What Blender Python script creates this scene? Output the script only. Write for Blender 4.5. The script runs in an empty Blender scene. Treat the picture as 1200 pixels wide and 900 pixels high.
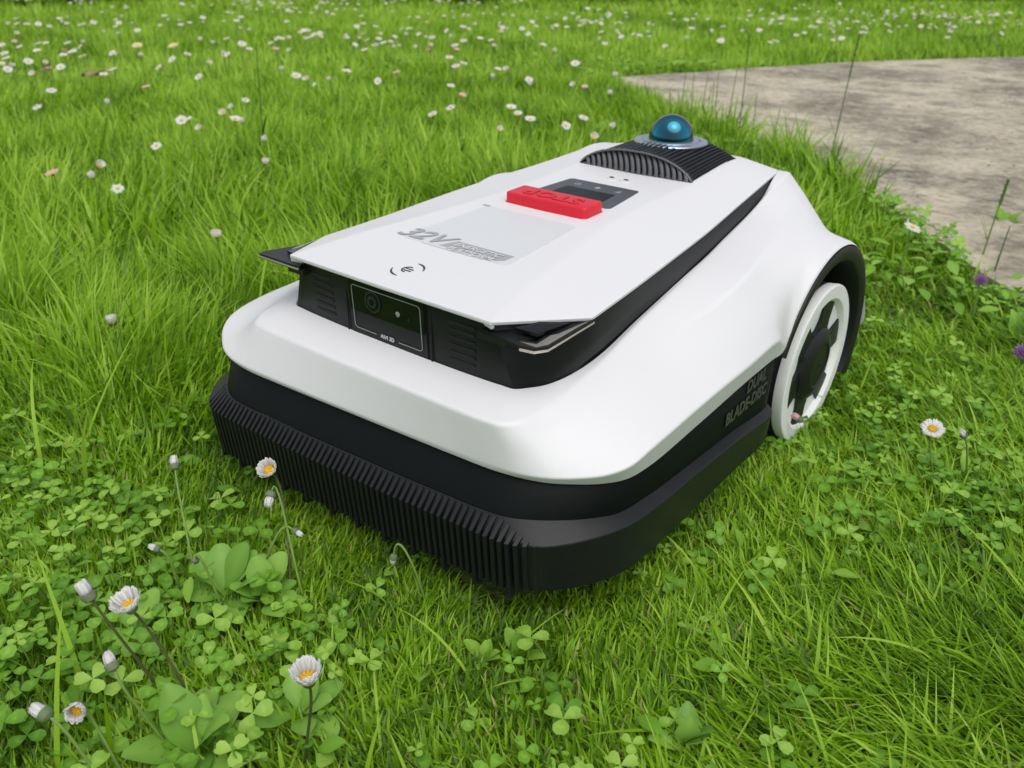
import bpy, bmesh, math, random
import numpy as np
from mathutils import Vector, Matrix

# ------------------------------------------------------------------ camera, world, sun, exposure
scene = bpy.context.scene
COL = scene.collection
rad = math.radians

CAM_POS = Vector((0.43945, -0.33131, 0.43354))
YAW, PITCH, ROLL = -0.670774, 0.4812, 0.013881
cd = bpy.data.cameras.new('camera')
cam = bpy.data.objects.new('camera', cd)
COL.objects.link(cam)
scene.camera = cam
fw = Vector((math.sin(YAW)*math.cos(PITCH), math.cos(YAW)*math.cos(PITCH), -math.sin(PITCH)))
r0 = Vector((math.cos(YAW), -math.sin(YAW), 0)); u0 = r0.cross(fw)
rr = r0*math.cos(ROLL) + u0*math.sin(ROLL)
uu = -r0*math.sin(ROLL) + u0*math.cos(ROLL)
cam.matrix_world = Matrix(((rr.x, uu.x, -fw.x, CAM_POS.x), (rr.y, uu.y, -fw.y, CAM_POS.y), (rr.z, uu.z, -fw.z, CAM_POS.z), (0, 0, 0, 1)))
cd.sensor_width = 36.0
cd.lens = 970.617/1200*36
cd.clip_start = 0.02
cd.clip_end = 400
cd.dof.use_dof = True
cd.dof.focus_distance = 0.62
cd.dof.aperture_fstop = 11.0

SUN_EL, SUN_AZ = rad(64), rad(130)          # azimuth from +y towards +x
world = bpy.data.worlds.new('World'); scene.world = world; world.use_nodes = True
wn = world.node_tree.nodes; wl = world.node_tree.links
bg = wn['Background']; sky = wn.new('ShaderNodeTexSky'); sky.sky_type = 'NISHITA'
sky.sun_disc = False; sky.sun_elevation = SUN_EL; sky.sun_rotation = SUN_AZ
sky.air_density = 1.0; sky.dust_density = 3.0; sky.ozone_density = 1.0
hs = wn.new('ShaderNodeHueSaturation'); hs.inputs['Saturation'].default_value = 0.35
wl.new(sky.outputs[0], hs.inputs['Color']); wl.new(hs.outputs[0], bg.inputs['Color'])
bg.inputs['Strength'].default_value = 0.15
sd = bpy.data.lights.new('sun', 'SUN'); sd.energy = 1.1; sd.angle = rad(60); sd.color = (1, .965, .91)
sun = bpy.data.objects.new('sun', sd); COL.objects.link(sun)
sdir = Vector((math.sin(SUN_AZ)*math.cos(SUN_EL), math.cos(SUN_AZ)*math.cos(SUN_EL), math.sin(SUN_EL)))
sun.rotation_euler = sdir.to_track_quat('Z', 'Y').to_euler(); sun.location = (0, 0, 5)
vs = scene.view_settings
vs.view_transform = 'Standard'; vs.look = 'None'; vs.gamma = 1.0; vs.exposure = 0.07
GZ = -0.015                                  # lawn soil level (z = 0 is where the wheels rest in the grass)

# ------------------------------------------------------------------ helpers
def link(o, parent=None):
    COL.objects.link(o)
    if parent is not None: o.parent = parent
    return o

def empty(name, label, cat, loc=(0, 0, 0), group=None):
    o = bpy.data.objects.new(name, None); COL.objects.link(o)
    o.empty_display_size = .02; o.location = loc
    o['label'] = label; o['category'] = cat
    if group: o['group'] = group
    return o

def mesh_obj(name, verts, faces, mat, parent=None, smooth=True, angle=None):
    me = bpy.data.meshes.new(name)
    me.from_pydata([tuple(v) for v in verts], [], [tuple(f) for f in faces])
    bm = bmesh.new(); bm.from_mesh(me)
    bmesh.ops.recalc_face_normals(bm, faces=bm.faces)
    bm.to_mesh(me); bm.free()
    for m in (mat if isinstance(mat, (list, tuple)) else [mat]): me.materials.append(m)
    for p in me.polygons: p.use_smooth = smooth
    if smooth and angle is not None:
        me.set_sharp_from_angle(angle=rad(angle))
    return link(bpy.data.objects.new(name, me), parent)

def bm_obj(name, bm, mat, parent=None, smooth=True, angle=35):
    me = bpy.data.meshes.new(name)
    bmesh.ops.recalc_face_normals(bm, faces=bm.faces)
    bm.to_mesh(me); bm.free()
    for m in (mat if isinstance(mat, (list, tuple)) else [mat]): me.materials.append(m)
    for p in me.polygons: p.use_smooth = smooth
    if smooth: me.set_sharp_from_angle(angle=rad(angle))
    return link(bpy.data.objects.new(name, me), parent)

def catmull(pts, n=8):
    """dense Catmull-Rom (centripetal) through pts; n samples per segment"""
    P = [np.array(p, float) for p in pts]
    P = [2*P[0]-P[1]] + P + [2*P[-1]-P[-2]]
    out = []
    for i in range(1, len(P)-2):
        p0, p1, p2, p3 = P[i-1:i+3]
        t0 = 0; t1 = t0+max(np.linalg.norm(p1-p0), 1e-5)**.5; t2 = t1+max(np.linalg.norm(p2-p1), 1e-5)**.5; t3 = t2+max(np.linalg.norm(p3-p2), 1e-5)**.5
        for k in range(n):
            t = t1+(t2-t1)*k/n
            a1 = (t1-t)/(t1-t0)*p0+(t-t0)/(t1-t0)*p1; a2 = (t2-t)/(t2-t1)*p1+(t-t1)/(t2-t1)*p2; a3 = (t3-t)/(t3-t2)*p2+(t-t2)/(t3-t2)*p3
            b1 = (t2-t)/(t2-t0)*a1+(t-t0)/(t2-t0)*a2; b2 = (t3-t)/(t3-t1)*a2+(t-t1)/(t3-t1)*a3
            out.append((t2-t)/(t2-t1)*b1+(t-t1)/(t2-t1)*b2)
    out.append(P[-2])
    return out

def both_sides(half):
    """half plan polyline from x=0 outwards -> full polyline left to right"""
    L = [np.array((-p[0], p[1], p[2])) for p in half[:0:-1]]
    return L + [np.array(p, float) for p in half]

def fillet(poly, radii, n=4):
    """round the inner corners of a polyline; fixed number of points out"""
    out = [poly[0]]
    for i in range(1, len(poly)-1):
        a, b, c = poly[i-1], poly[i], poly[i+1]
        la, lc = np.linalg.norm(a-b), np.linalg.norm(c-b)
        r = min(radii[i], .48*la, .48*lc)
        pa = b+(a-b)/max(la, 1e-9)*r; pc = b+(c-b)/max(lc, 1e-9)*r
        for k in range(n+1):
            t = k/n
            out.append((1-t)**2*pa+2*t*(1-t)*b+t*t*pc)
    out.append(poly[-1])
    return out

def grid_faces(nu, nv, close_u=False):
    f = []
    for i in range(nu if close_u else nu-1):
        j = (i+1) % nu
        for k in range(nv-1):
            f.append((i*nv+k, j*nv+k, j*nv+k+1, i*nv+k+1))
    return f

def loft(name, rows, mat, parent=None, n=8, radii=None, mirror=True, smooth_u=True, angle=None, thick=None):
    """rows: list of polylines (same station count). Columns run across the rows."""
    rr_ = [catmull(r, n) if smooth_u else [np.array(p, float) for p in r] for r in rows]
    if mirror: rr_ = [both_sides(r) for r in rr_]
    nu = len(rr_[0]); verts = []
    for i in range(nu):
        col = [r[i] for r in rr_]
        if radii is not None: col = fillet(col, radii)
        nv = len(col); verts += col
    o = mesh_obj(name, verts, grid_faces(nu, nv), mat, parent, True, angle)
    if thick:
        m = o.modifiers.new('solid', 'SOLIDIFY'); m.thickness = thick; m.offset = -1
    return o

def prism(bm, pts, dz=None, axis=Vector((0, 0, 1)), mat=0):
    """closed polygon pts (3-D) extruded by vector dz"""
    d = Vector(dz) if dz is not None else axis
    a = [bm.verts.new(Vector(p)) for p in pts]; b = [bm.verts.new(Vector(p)+d) for p in pts]
    n = len(a); fs = [bm.faces.new(a), bm.faces.new(b[::-1])]
    for i in range(n): fs.append(bm.faces.new((a[i], b[i], b[(i+1) % n], a[(i+1) % n])))
    for f in fs: f.material_index = mat
    return a+b

def box(bm, c, s, M=None, mat=0):
    c = Vector(c); hx, hy, hz = s[0]/2, s[1]/2, s[2]/2
    pts = [(-hx, -hy, -hz), (hx, -hy, -hz), (hx, hy, -hz), (-hx, hy, -hz)]
    M = M or Matrix.Identity(3)
    return prism(bm, [c+M@Vector(p) for p in pts], M@Vector((0, 0, s[2])), mat=mat)

def tube(bm, pts, rs, seg=8, caps=True, mat=0):
    pts = [Vector(p) for p in pts]
    if not hasattr(rs, '__len__'): rs = [rs]*len(pts)
    rings = []; up = Vector((0.13, .27, 1)).normalized()
    for i, p in enumerate(pts):
        t = (pts[min(i+1, len(pts)-1)]-pts[max(i-1, 0)]).normalized()
        s = t.cross(up)
        if s.length < 1e-3: s = t.cross(Vector((1, 0, 0)))
        s.normalize(); q = s.cross(t)
        rings.append([bm.verts.new(p+(s*math.cos(2*math.pi*k/seg)+q*math.sin(2*math.pi*k/seg))*rs[i]) for k in range(seg)])
    for a, b in zip(rings, rings[1:]):
        for k in range(seg):
            f = bm.faces.new((a[k], a[(k+1) % seg], b[(k+1) % seg], b[k])); f.material_index = mat
    if caps:
        f = bm.faces.new(rings[0][::-1]); f.material_index = mat
        f = bm.faces.new(rings[-1]); f.material_index = mat

def lathe(bm, prof, c, ax='z', seg=48, mat=0, phi0=0.0, phi1=2*math.pi):
    """prof: (radius, height) list; ax 'z' or 'x'"""
    full = abs(phi1-phi0-2*math.pi) < 1e-6
    m = seg if full else seg+1; rings = []
    for r, h in prof:
        ring = []
        for k in range(m):
            a = phi0+(phi1-phi0)*k/seg
            p = (r*math.cos(a), r*math.sin(a), h) if ax == 'z' else (h, r*math.cos(a), r*math.sin(a))
            ring.append(bm.verts.new(Vector(c)+Vector(p)))
        rings.append(ring)
    for a, b in zip(rings, rings[1:]):
        for k in range(m if full else m-1):
            f = bm.faces.new((a[k], a[(k+1) % m], b[(k+1) % m], b[k])); f.material_index = mat

def rrect(w, h, r, n=5):
    pts = []
    for cx, cy, a0 in ((w/2-r, h/2-r, 0), (-w/2+r, h/2-r, 90), (-w/2+r, -h/2+r, 180), (w/2-r, -h/2+r, 270)):
        for k in range(n+1):
            a = rad(a0+90*k/n); pts.append((cx+r*math.cos(a), cy+r*math.sin(a)))
    return pts

def text_mesh(body, size, depth, shear=0.0, bold=0.0, spacing=1.0, align='CENTER', xscale=1.0):
    cu = bpy.data.curves.new('lettering', 'FONT'); cu.body = body; cu.size = size; cu.extrude = depth
    cu.shear = shear; cu.offset = bold; cu.align_x = align; cu.align_y = 'CENTER'; cu.space_character = spacing
    cu.resolution_u = 3
    o = bpy.data.objects.new('lettering', cu); COL.objects.link(o)
    dg = bpy.context.evaluated_depsgraph_get(); dg.update()
    me = bpy.data.meshes.new_from_object(o.evaluated_get(dg))
    bpy.data.objects.remove(o); bpy.data.curves.remove(cu)
    if xscale != 1.0: me.transform(Matrix.Diagonal((xscale, 1, 1, 1)))
    return me

def put_text(name, me, M, mat, parent, label=None):
    me.transform(M); me.materials.clear(); me.materials.append(mat); me.name = name
    o = link(bpy.data.objects.new(name, me), parent)
    if label: o['label'] = label
    return o

def frame(o, x, y):
    """4x4 matrix with origin o, x axis and y axis given (z = x cross y)"""
    x = Vector(x).normalized(); y = Vector(y); y = (y-x*y.dot(x)).normalized(); z = x.cross(y)
    return Matrix(((x.x, y.x, z.x, o[0]), (x.y, y.y, z.y, o[1]), (x.z, y.z, z.z, o[2]), (0, 0, 0, 1)))

# ------------------------------------------------------------------ materials
def mat(name, col, rough=.5, metal=0., noise=None, bump=None, coat=0., spec=.5):
    m = bpy.data.materials.new(name); m.use_nodes = True
    nt = m.node_tree; b = nt.nodes['Principled BSDF']
    b.inputs['Base Color'].default_value = (*col, 1); b.inputs['Roughness'].default_value = rough
    b.inputs['Metallic'].default_value = metal; b.inputs['Coat Weight'].default_value = coat
    b.inputs['Coat Roughness'].default_value = .06
    b.inputs['Specular IOR Level'].default_value = spec
    tc = nt.nodes.new('ShaderNodeTexCoord')
    sc_, amt = noise or (220., .06)
    nz = nt.nodes.new('ShaderNodeTexNoise'); nz.inputs['Scale'].default_value = sc_; nz.inputs['Detail'].default_value = 5
    nt.links.new(tc.outputs['Object'], nz.inputs['Vector'])
    mx = nt.nodes.new('ShaderNodeMix'); mx.data_type = 'RGBA'
    mx.inputs['A'].default_value = (*[c*(1-amt) for c in col], 1); mx.inputs['B'].default_value = (*[min(1, c*(1+amt)) for c in col], 1)
    nt.links.new(nz.outputs['Fac'], mx.inputs['Factor']); nt.links.new(mx.outputs['Result'], b.inputs['Base Color'])
    if bump:
        bs, st = bump
        n2 = nt.nodes.new('ShaderNodeTexNoise'); n2.inputs['Scale'].default_value = bs; n2.inputs['Detail'].default_value = 3
        nt.links.new(tc.outputs['Object'], n2.inputs['Vector'])
        bp = nt.nodes.new('ShaderNodeBump'); bp.inputs['Strength'].default_value = st; bp.inputs['Distance'].default_value = .0004
        nt.links.new(n2.outputs['Fac'], bp.inputs['Height']); nt.links.new(bp.outputs[0], b.inputs['Normal'])
        nt.links.new(bp.outputs[0], b.inputs['Normal'])
    return m

def leaf_mat(name, c0, c1, trans=.35, rough=.5, attr=True, spec=.35):
    """foliage: colour ramps on a per-blade 'tint' attribute, part of the light passes through"""
    m = bpy.data.materials.new(name); m.use_nodes = True
    nt = m.node_tree; b = nt.nodes['Principled BSDF']; out = nt.nodes['Material Output']
    b.inputs['Roughness'].default_value = rough; b.inputs['Specular IOR Level'].default_value = spec
    rp = nt.nodes.new('ShaderNodeValToRGB'); e = rp.color_ramp.elements
    e[0].color = (*c0, 1); e[1].color = (*c1, 1)
    if attr:
        at = nt.nodes.new('ShaderNodeAttribute'); at.attribute_name = 'tint'
        nt.links.new(at.outputs['Fac'], rp.inputs['Fac'])
    else:
        tc = nt.nodes.new('ShaderNodeTexCoord'); nz = nt.nodes.new('ShaderNodeTexNoise'); nz.inputs['Scale'].default_value = 90
        nt.links.new(tc.outputs['Object'], nz.inputs['Vector']); nt.links.new(nz.outputs['Fac'], rp.inputs['Fac'])
    nt.links.new(rp.outputs[0], b.inputs['Base Color'])
    tr = nt.nodes.new('ShaderNodeBsdfTranslucent'); nt.links.new(rp.outputs[0], tr.inputs['Color'])
    ms = nt.nodes.new('ShaderNodeMixShader'); ms.inputs[0].default_value = trans
    nt.links.new(b.outputs[0], ms.inputs[1]); nt.links.new(tr.outputs[0], ms.inputs[2]); nt.links.new(ms.outputs[0], out.inputs['Surface'])
    return m, rp

M_WHITE = mat('white_plastic', (.72, .72, .73), .46, noise=(60, .012), bump=(1400, .05), spec=.4)
M_COVER = mat('cover_plastic', (.64, .655, .66), .42, noise=(60, .012), bump=(1400, .08))
M_BLACK = mat('black_plastic', (.010, .011, .011), .42, noise=(90, .15), bump=(900, .12), spec=.35)
M_DGREY = mat('dark_grey_plastic', (.011, .012, .013), .42, noise=(90, .15), bump=(900, .15), spec=.33)
M_MGREY = mat('mid_grey_plastic', (.11, .113, .12), .5, noise=(90, .1), bump=(900, .15))
M_BAND = mat('black_band', (.004, .0055, .0055), .45, noise=(40, .1), spec=.14)
M_HOLE = mat('deep_black', (.004, .004, .004), .7)
M_GLASS = mat('camera_glass', (.004, .005, .005), .12, spec=.3)
M_LENS = mat('lens', (.022, .030, .028), .2, spec=.4)
M_RED = mat('red_rubber', (.66, .010, .030), .42, noise=(150, .05), bump=(900, .1))
M_PRINTG = mat('grey_print', (.36, .37, .38), .45)
M_GROOVE = mat('seam_grey', (.45, .46, .47), .6)
M_PRINTW = mat('white_print', (.62, .62, .62), .45)
M_PRINTD = mat('dark_print', (.03, .03, .035), .45)
M_PRINTL = mat('line_print', (.28, .29, .29), .4)
M_PRINTO = mat('olive_print', (.075, .078, .062), .5)
M_PANEL = mat('panel_grey', (.065, .070, .076), .4, noise=(200, .08))
M_SCREEN = mat('display', (.004, .005, .004), .35, spec=.15)
M_CHROME = mat('champagne_chrome', (.62, .56, .46), .14, metal=1.0)
M_RING = mat('silver_ring', (.40, .43, .50), .32, metal=.75)
M_TYRE = mat('tyre_rubber', (.02, .02, .02), .75, bump=(300, .6))
M_WHEEL = mat('wheel_white', (.84, .85, .83), .5, noise=(40, .05))
# coloured mirror coating of the sensor dome: hue shifts with the viewing angle
M_DOME = mat('dome_mirror', (.02, .2, .28), .03, metal=1.0, coat=.6)
nt = M_DOME.node_tree; b_ = nt.nodes['Principled BSDF']
lw = nt.nodes.new('ShaderNodeLayerWeight'); lw.inputs['Blend'].default_value = .45
rp = nt.nodes.new('ShaderNodeValToRGB'); e = rp.color_ramp.elements
e[0].color = (.006, .05, .07, 1); e[1].color = (.005, .02, .05, 1); e2 = rp.color_ramp.elements.new(.32); e2.color = (.02, .26, .38, 1); e3 = rp.color_ramp.elements.new(.6); e3.color = (.004, .04, .06, 1)
nt.links.new(lw.outputs['Facing'], rp.inputs['Fac'])
for l in list(b_.inputs['Base Color'].links): nt.links.remove(l)
nt.links.new(rp.outputs[0], b_.inputs['Base Color'])

# ================================================================== THE MOWER (front faces -y, x is its width)
mower = empty('robot_mower', 'white and black robotic lawn mower with red STOP button and blue dome on the lawn', 'lawn mower')
A3 = lambda *p: np.array(p, float)

# ---- white body shell -------------------------------------------------------
# per station: B bottom edge, L lip crease, R shoulder ridge, T inner top edge; M, F flank points (None = on the line L-R)
AC = (.452, .068); AR = .121
def arc(phi, r=AR, x=.213): return (x, AC[0]+r*math.cos(rad(phi)), AC[1]+r*math.sin(rad(phi)))
ST = [
 ((0, .0300, .1130), (0, .0285, .1165), None, None, (0, .0362, .152), (0, .0685, .161)),
 ((.05, .0300, .1130), (.05, .0285, .1165), None, None, (.05, .0362, .152), (.045, .0688, .161)),
 ((.095, .0302, .1130), (.095, .0287, .1170), None, None, (.09, .0366, .152), (.085, .0700, .161)),
 ((.128, .0310, .1130), (.129, .0295, .1172), None, None, (.119, .0375, .152), (.110, .0718, .161)),
 ((.150, .0345, .1130), (.1515, .0330, .1180), None, None, (.1345, .0405, .152), (.1205, .0733, .161)),
 ((.168, .0405, .1130), (.170, .0392, .1195), None, None, (.1435, .0510, .1525), (.1275, .0800, .1615)),
 ((.184, .0505, .1130), (.1865, .0492, .1215), None, None, (.1475, .0690, .1545), (.1345, .0890, .1622)),
 ((.197, .0615, .1130), (.2005, .0602, .1245), None, None, (.1495, .0880, .1582), (.1390, .1000, .1632)),
 ((.2065, .0760, .1130), (.2105, .0750, .1290), None, None, (.1508, .1090, .1633), (.1425, .1180, .1648)),
 ((.2105, .1020, .1130), (.2142, .1020, .1345), None, None, (.1513, .1400, .1693), (.1440, .1475, .1685)),
 ((.2110, .1900, .1148), (.2148, .1880, .1390), None, None, (.1478, .1950, .1800), (.1415, .2000, .1775)),
 ((.2110, .2650, .1178), (.2150, .2600, .1400), (.202, .265, .158), (.178, .269, .1820), (.1435, .2650, .1895), (.1386, .2720, .1892)),
 ((.2115, .3200, .1192), (.2150, .3150, .1415), (.2045, .322, .165), (.180, .318, .1930), (.1375, .3280, .1965), (.1345, .3300, .1960)),
 (arc(154), arc(151, .1235, .2130), (.2035, .352, .174), (.1745, .355, .1975), (.1330, .3650, .2012), (.1305, .3670, .2005)),
 (arc(139), arc(138, .1240, .2122), (.201, .376, .1825), (.1690, .388, .2010), (.1292, .4000, .2055), (.1270, .4020, .2045)),
 (arc(121), arc(121, .1240, .2115), (.196, .405, .1895), (.1605, .428, .2050), (.1250, .4380, .2105), (.1232, .4400, .2095)),
 (arc(104), arc(104, .1240, .2110), (.188, .437, .1945), (.1535, .460, .2073), (.1228, .4720, .2190), (.1197, .4740, .2165)),
 (arc(88), arc(88, .1240, .2100), (.180, .468, .1955), (.1465, .492, .2088), (.1225, .5000, .2262), (.1145, .5070, .2283)),
 (arc(70), arc(70, .1240, .2090), (.175, .500, .1895), (.1400, .525, .2108), (.1205, .5270, .2297), (.1095, .5280, .2300)),
 (arc(48), arc(48, .1240, .2080), (.176, .535, .1720), (.1340, .552, .2080), (.1135, .5530, .2275), (.1010, .5500, .2280)),
 (arc(24), arc(24, .1240, .2070), (.174, .560, .1400), (.1220, .582, .1880), (.0900, .5780, .2150), (.0800, .5700, .2170)),
 (arc(0), arc(0, .1240, .2050), (.165, .585, .0950), (.0950, .600, .1600), (.0500, .5900, .2080), (.0450, .5840, .2120)),
 ((0, .585, .068), (0, .600, .075), (0, .606, .100), (0, .608, .1600), (0, .5950, .2090), (0, .5880, .2130)),
]
B, L, Mr, Fr, Rr, Tr = [], [], [], [], [], []
for b, l, m, f, r_, t in ST:
    b, l, r_, t = map(lambda q: np.array(q, float), (b, l, r_, t))
    bow = A3(0, 0, 0) if l[1] < .08 else (A3(.0004, 0, .0004))
    m = l+(r_-l)*.33+bow if m is None else np.array(m, float)
    f = l+(r_-l)*.70+bow*.8 if f is None else np.array(f, float)
    if l[0] > .14 and l[1] < .335: l = l+A3(.0018, -.0010 if l[1] < .1 else 0, 0)
    B.append(b); L.append(l); Mr.append(m); Fr.append(f); Rr.append(r_); Tr.append(t)
B0 = [b+A3(-.010*min(1, b[0]/.15), .010 if b[0] < .16 else 0, .003) for b in B]
T0 = [t+A3(-.004*min(1, t[0]/.1), .004 if t[1] < .1 else 0, -.010) for t in Tr]
def skew(o):
    # the photographed deck sits a few degrees askew below the shoulder line, fading out along the sides
    for v in o.data.vertices:
        x, y, z = v.co
        cz = min(1, max(0, (.152-z)/.035)); t = min(1, max(0, (y-.06)/.12)); cy = 1-t*t*(3-2*t)
        v.co.y = y+.065*x*cz*cy
def wnorm(o, keep=False):
    m = o.modifiers.new('normals', 'WEIGHTED_NORMAL'); m.mode = 'FACE_AREA'; m.weight = 100; m.keep_sharp = keep
shell = loft('body_shell', [B0, B, L, Mr, Fr, Rr, Tr, T0], M_WHITE, mower, n=7, radii=[0, .0010, .0022, .02, .0035, .0032, .0010, 0])
skew(shell); wnorm(shell)

# ---- lower bumper and black skirt ------------------------------------------
BS = [  # bottom, outer edge, inner edge of the ledge, top of the band
 ((0, .0130, .018), (0, .0065, .0735), (0, .0185, .0850), (0, .0350, .1160)),
 ((.05, .0130, .018), (.05, .0065, .0735), (.05, .0185, .0850), (.05, .0350, .1160)),
 ((.100, .0145, .018), (.100, .0080, .0735), (.100, .0195, .0850), (.097, .0355, .1160)),
 ((.133, .0180, .018), (.138, .0090, .0735), (.127, .0205, .0850), (.129, .0365, .1160)),
 ((.160, .0265, .018), (.160, .0115, .0738), (.147, .0235, .0850), (.152, .0405, .1160)),
 ((.180, .0395, .018), (.1755, .0195, .0745), (.1640, .0320, .0850), (.170, .0480, .1160)),
 ((.196, .0580, .018), (.191, .0345, .0755), (.178, .0430, .0848), (.186, .0600, .1160)),
 ((.2075, .0830, .018), (.2040, .0540, .0765), (.1905, .0560, .0842), (.199, .0760, .1160)),
 ((.2115, .1050, .018), (.2125, .0770, .0765), (.202, .0760, .0825), (.2045, .0980, .1165)),
 ((.2120, .1400, .018), (.2158, .1150, .0755), (.2062, .1150, .0805), (.2065, .1400, .1170)),
 ((.2120, .1900, .018), (.2158, .1850, .0725), (.2070, .1900, .0755), (.2070, .1900, .1185)),
 ((.2120, .2700, .018), (.2158, .2700, .0670), (.2070, .2700, .0700), (.2070, .2700, .1215)),
 ((.2120, .3350, .018), (.2150, .3350, .0610), (.2070, .3350, .0640), (.2075, .3350, .1240)),
 ((.2040, .3520, .018), (.2060, .3500, .0600), (.2020, .3500, .0630), (.2030, .3500, .1250)),
 ((.1700, .3600, .018), (.1700, .3600, .0600), (.1700, .3600, .0630), (.1700, .3600, .1200)),
]
bot, edg, inn, top = [[np.array(s[k], float) for s in BS] for k in range(4)]
bot = [A3(e_[0]*.992, e_[1]+.0035*max(0, 1-e_[1]/.12), .033) for e_ in edg]
inset = lambda row, d: [p+A3(0, d*min(1, max(0, (.178-p[0])/.02)), 0) for p in row]
und = [p*A3(.93, 1, 1)+A3(0, .02, -.004) for p in bot]
o = loft('bumper', [und, inset(bot, .0048), inset(edg, .0048), inset(inn, .0005)], M_DGREY, mower, n=7, radii=[0, .0015, .0015, 0], angle=60); skew(o); wnorm(o)
o = loft('skirt_band', [inset(inn, .0012), top, [p+A3(-.01 if p[0] > .1 else 0, .01, .004) for p in top]], M_BAND, mower, n=7); skew(o)
# underside plate: closes the dark hollow under the deck
bm = bmesh.new(); prism(bm, [(-.150, .085, .040), (-.12, .055, .034), (.12, .055, .034), (.150, .085, .034), (.15, .35, .034), (.13, .56, .034), (-.13, .56, .034), (-.15, .35, .034)], (0, 0, .06))
bm_obj('chassis', bm, M_HOLE, mower, False)

# bumper ribs, one by one
def interp_row(row, x):
    xs = [p[0] for p in row]
    return A3(x, np.interp(abs(x), xs[:7], [p[1] for p in row][:7]), np.interp(abs(x), xs[:7], [p[2] for p in row][:7]))
dense = [catmull(r, 7)[:52] for r in (bot, edg, inn)]
def at_x(row, x):
    xs = [p[0] for p in row]; return A3(x, np.interp(abs(x), xs, [p[1] for p in row]), np.interp(abs(x), xs, [p[2] for p in row]))
NR = 61
for i in range(NR):
    x = -.174+.348*i/(NR-1)
    pb, pe, pi_ = (at_x(r, x) for r in dense)
    k = 0.0
    if x > .140: k = (x-.140)/.034*.98           # ledge ribs run out along a diagonal at the right corner
    pi2 = pi_+(pe-pi_)*max(k, .10)
    w = .00145
    tx = .0 if abs(x) < .12 else (abs(x)-.12)/.055*.5*(1 if x > 0 else -1)
    nrm = np.array([tx, -1, 0]); nrm /= np.linalg.norm(nrm); side = A3(-nrm[1], nrm[0], 0)
    zbot = .030
    if i % 5 == 2: zbot = .023
    prof_o = [A3(x, pb[1], zbot), pb, pe+A3(0, 0, .0004), pi2+A3(0, 0, .0006)]
    prof_i = [A3(x, pb[1]+.006, zbot), pb+A3(0, .006, 0), pe+A3(0, .006, -.002), pi2+A3(0, .002, -.005)]
    vs_ = []
    for s in (-1, 1):
        for p in prof_o: vs_.append(p+side*w*s)
        for p in prof_i: vs_.append(p+side*w*s)
    f = [(0, 1, 9, 8), (1, 2, 10, 9), (2, 3, 11, 10), (3, 7, 15, 11), (0, 4, 12, 8), (0, 1, 5, 4), (1, 2, 6, 5), (2, 3, 7, 6), (8, 9, 13, 12), (9, 10, 14, 13), (10, 11, 15, 14)]
    o = mesh_obj('bumper_rib', vs_, f, M_DGREY, mower, False); skew(o)
# bumper screw at the left end
bm = bmesh.new(); lathe(bm, [(.0, .0), (.003, 0), (.0035, .002)], (-.150, .012, .045), 'z', 12); bm_obj('screw', bm, M_MGREY, mower)

# side lettering on the skirt
for body, yc, zc, sz, xs in (('DUAL', .3020, .1060, .0168, .90), ('BLADE-DISC', .2870, .0895, .0168, .90)):
    me = text_mesh(body, sz, .0002, bold=.00035, xscale=xs)
    put_text('side_lettering', me, frame((.2084, yc, zc), (0, 1, -.012), (0, .0, 1)), M_PRINTO, mower, 'dull grey "%s" print on the black side skirt' % body)

# ---- front housing (black, under the lid) ----------------------------------
HS = [ # bottom, step, top
 ((0, .0688, .153), (0, .0680, .180), (0, .0665, .210)),
 ((.045, .0692, .153), (.044, .0684, .180), (.043, .0668, .210)),
 ((.085, .0703, .153), (.080, .0692, .180), (.077, .0675, .210)),
 ((.1219, .0739, .153), (.1128, .0722, .180), (.1015, .0697, .2095)),
 ((.1375, .0960, .154), (.1345, .0925, .180), (.1230, .0960, .2055)),
 ((.1428, .1200, .157), (.1415, .1150, .180), (.1370, .1230, .2030)),
 ((.1436, .1470, .160), (.1425, .1470, .183), (.1415, .1450, .2020)),
 ((.1410, .2000, .169), (.1400, .2000, .190), (.1385, .2000, .2065)),
 ((.1380, .2720, .182), (.1370, .2720, .199), (.1335, .2720, .2125)),
 ((.1300, .3670, .1945), (.1275, .3670, .208), (.1220, .3670, .2195)),
 ((.1228, .4400, .2050), (.1195, .4400, .216), (.1150, .4400, .2250)),
 ((.1176, .5020, .2170), (.1150, .5020, .224), (.1120, .5020, .2285)),
]
hb, hm, ht = [[np.array(s[k], float) for s in HS] for k in range(3)]
# lower dark groove slightly recessed along the sides
hgl = [b+(m-b)*.42+A3(-.0012 if b[1] > .13 else 0, 0, 0) for b, m in zip(hb, hm)]
hgu = [b+(m-b)*.50+A3(.0008 if b[1] > .13 else 0, 0, 0) for b, m in zip(hb, hm)]
M_HOUSE = mat('housing_plastic', (.009, .010, .011), .36, noise=(90, .1), bump=(900, .1), spec=.27)
loft('front_housing', [hb, hgl, hgu, hm, ht], M_HOUSE, mower, n=1, smooth_u=False, angle=38)

def hface(x, z, off=0.):
    """point on the housing's front face"""
    t = (z-.153)/.057
    y = np.interp(abs(x), [0, .045, .085, .1212], [.0688, .0692, .0703, .0738])-(.0023*t)
    return A3(x, y-off, z)
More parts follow.
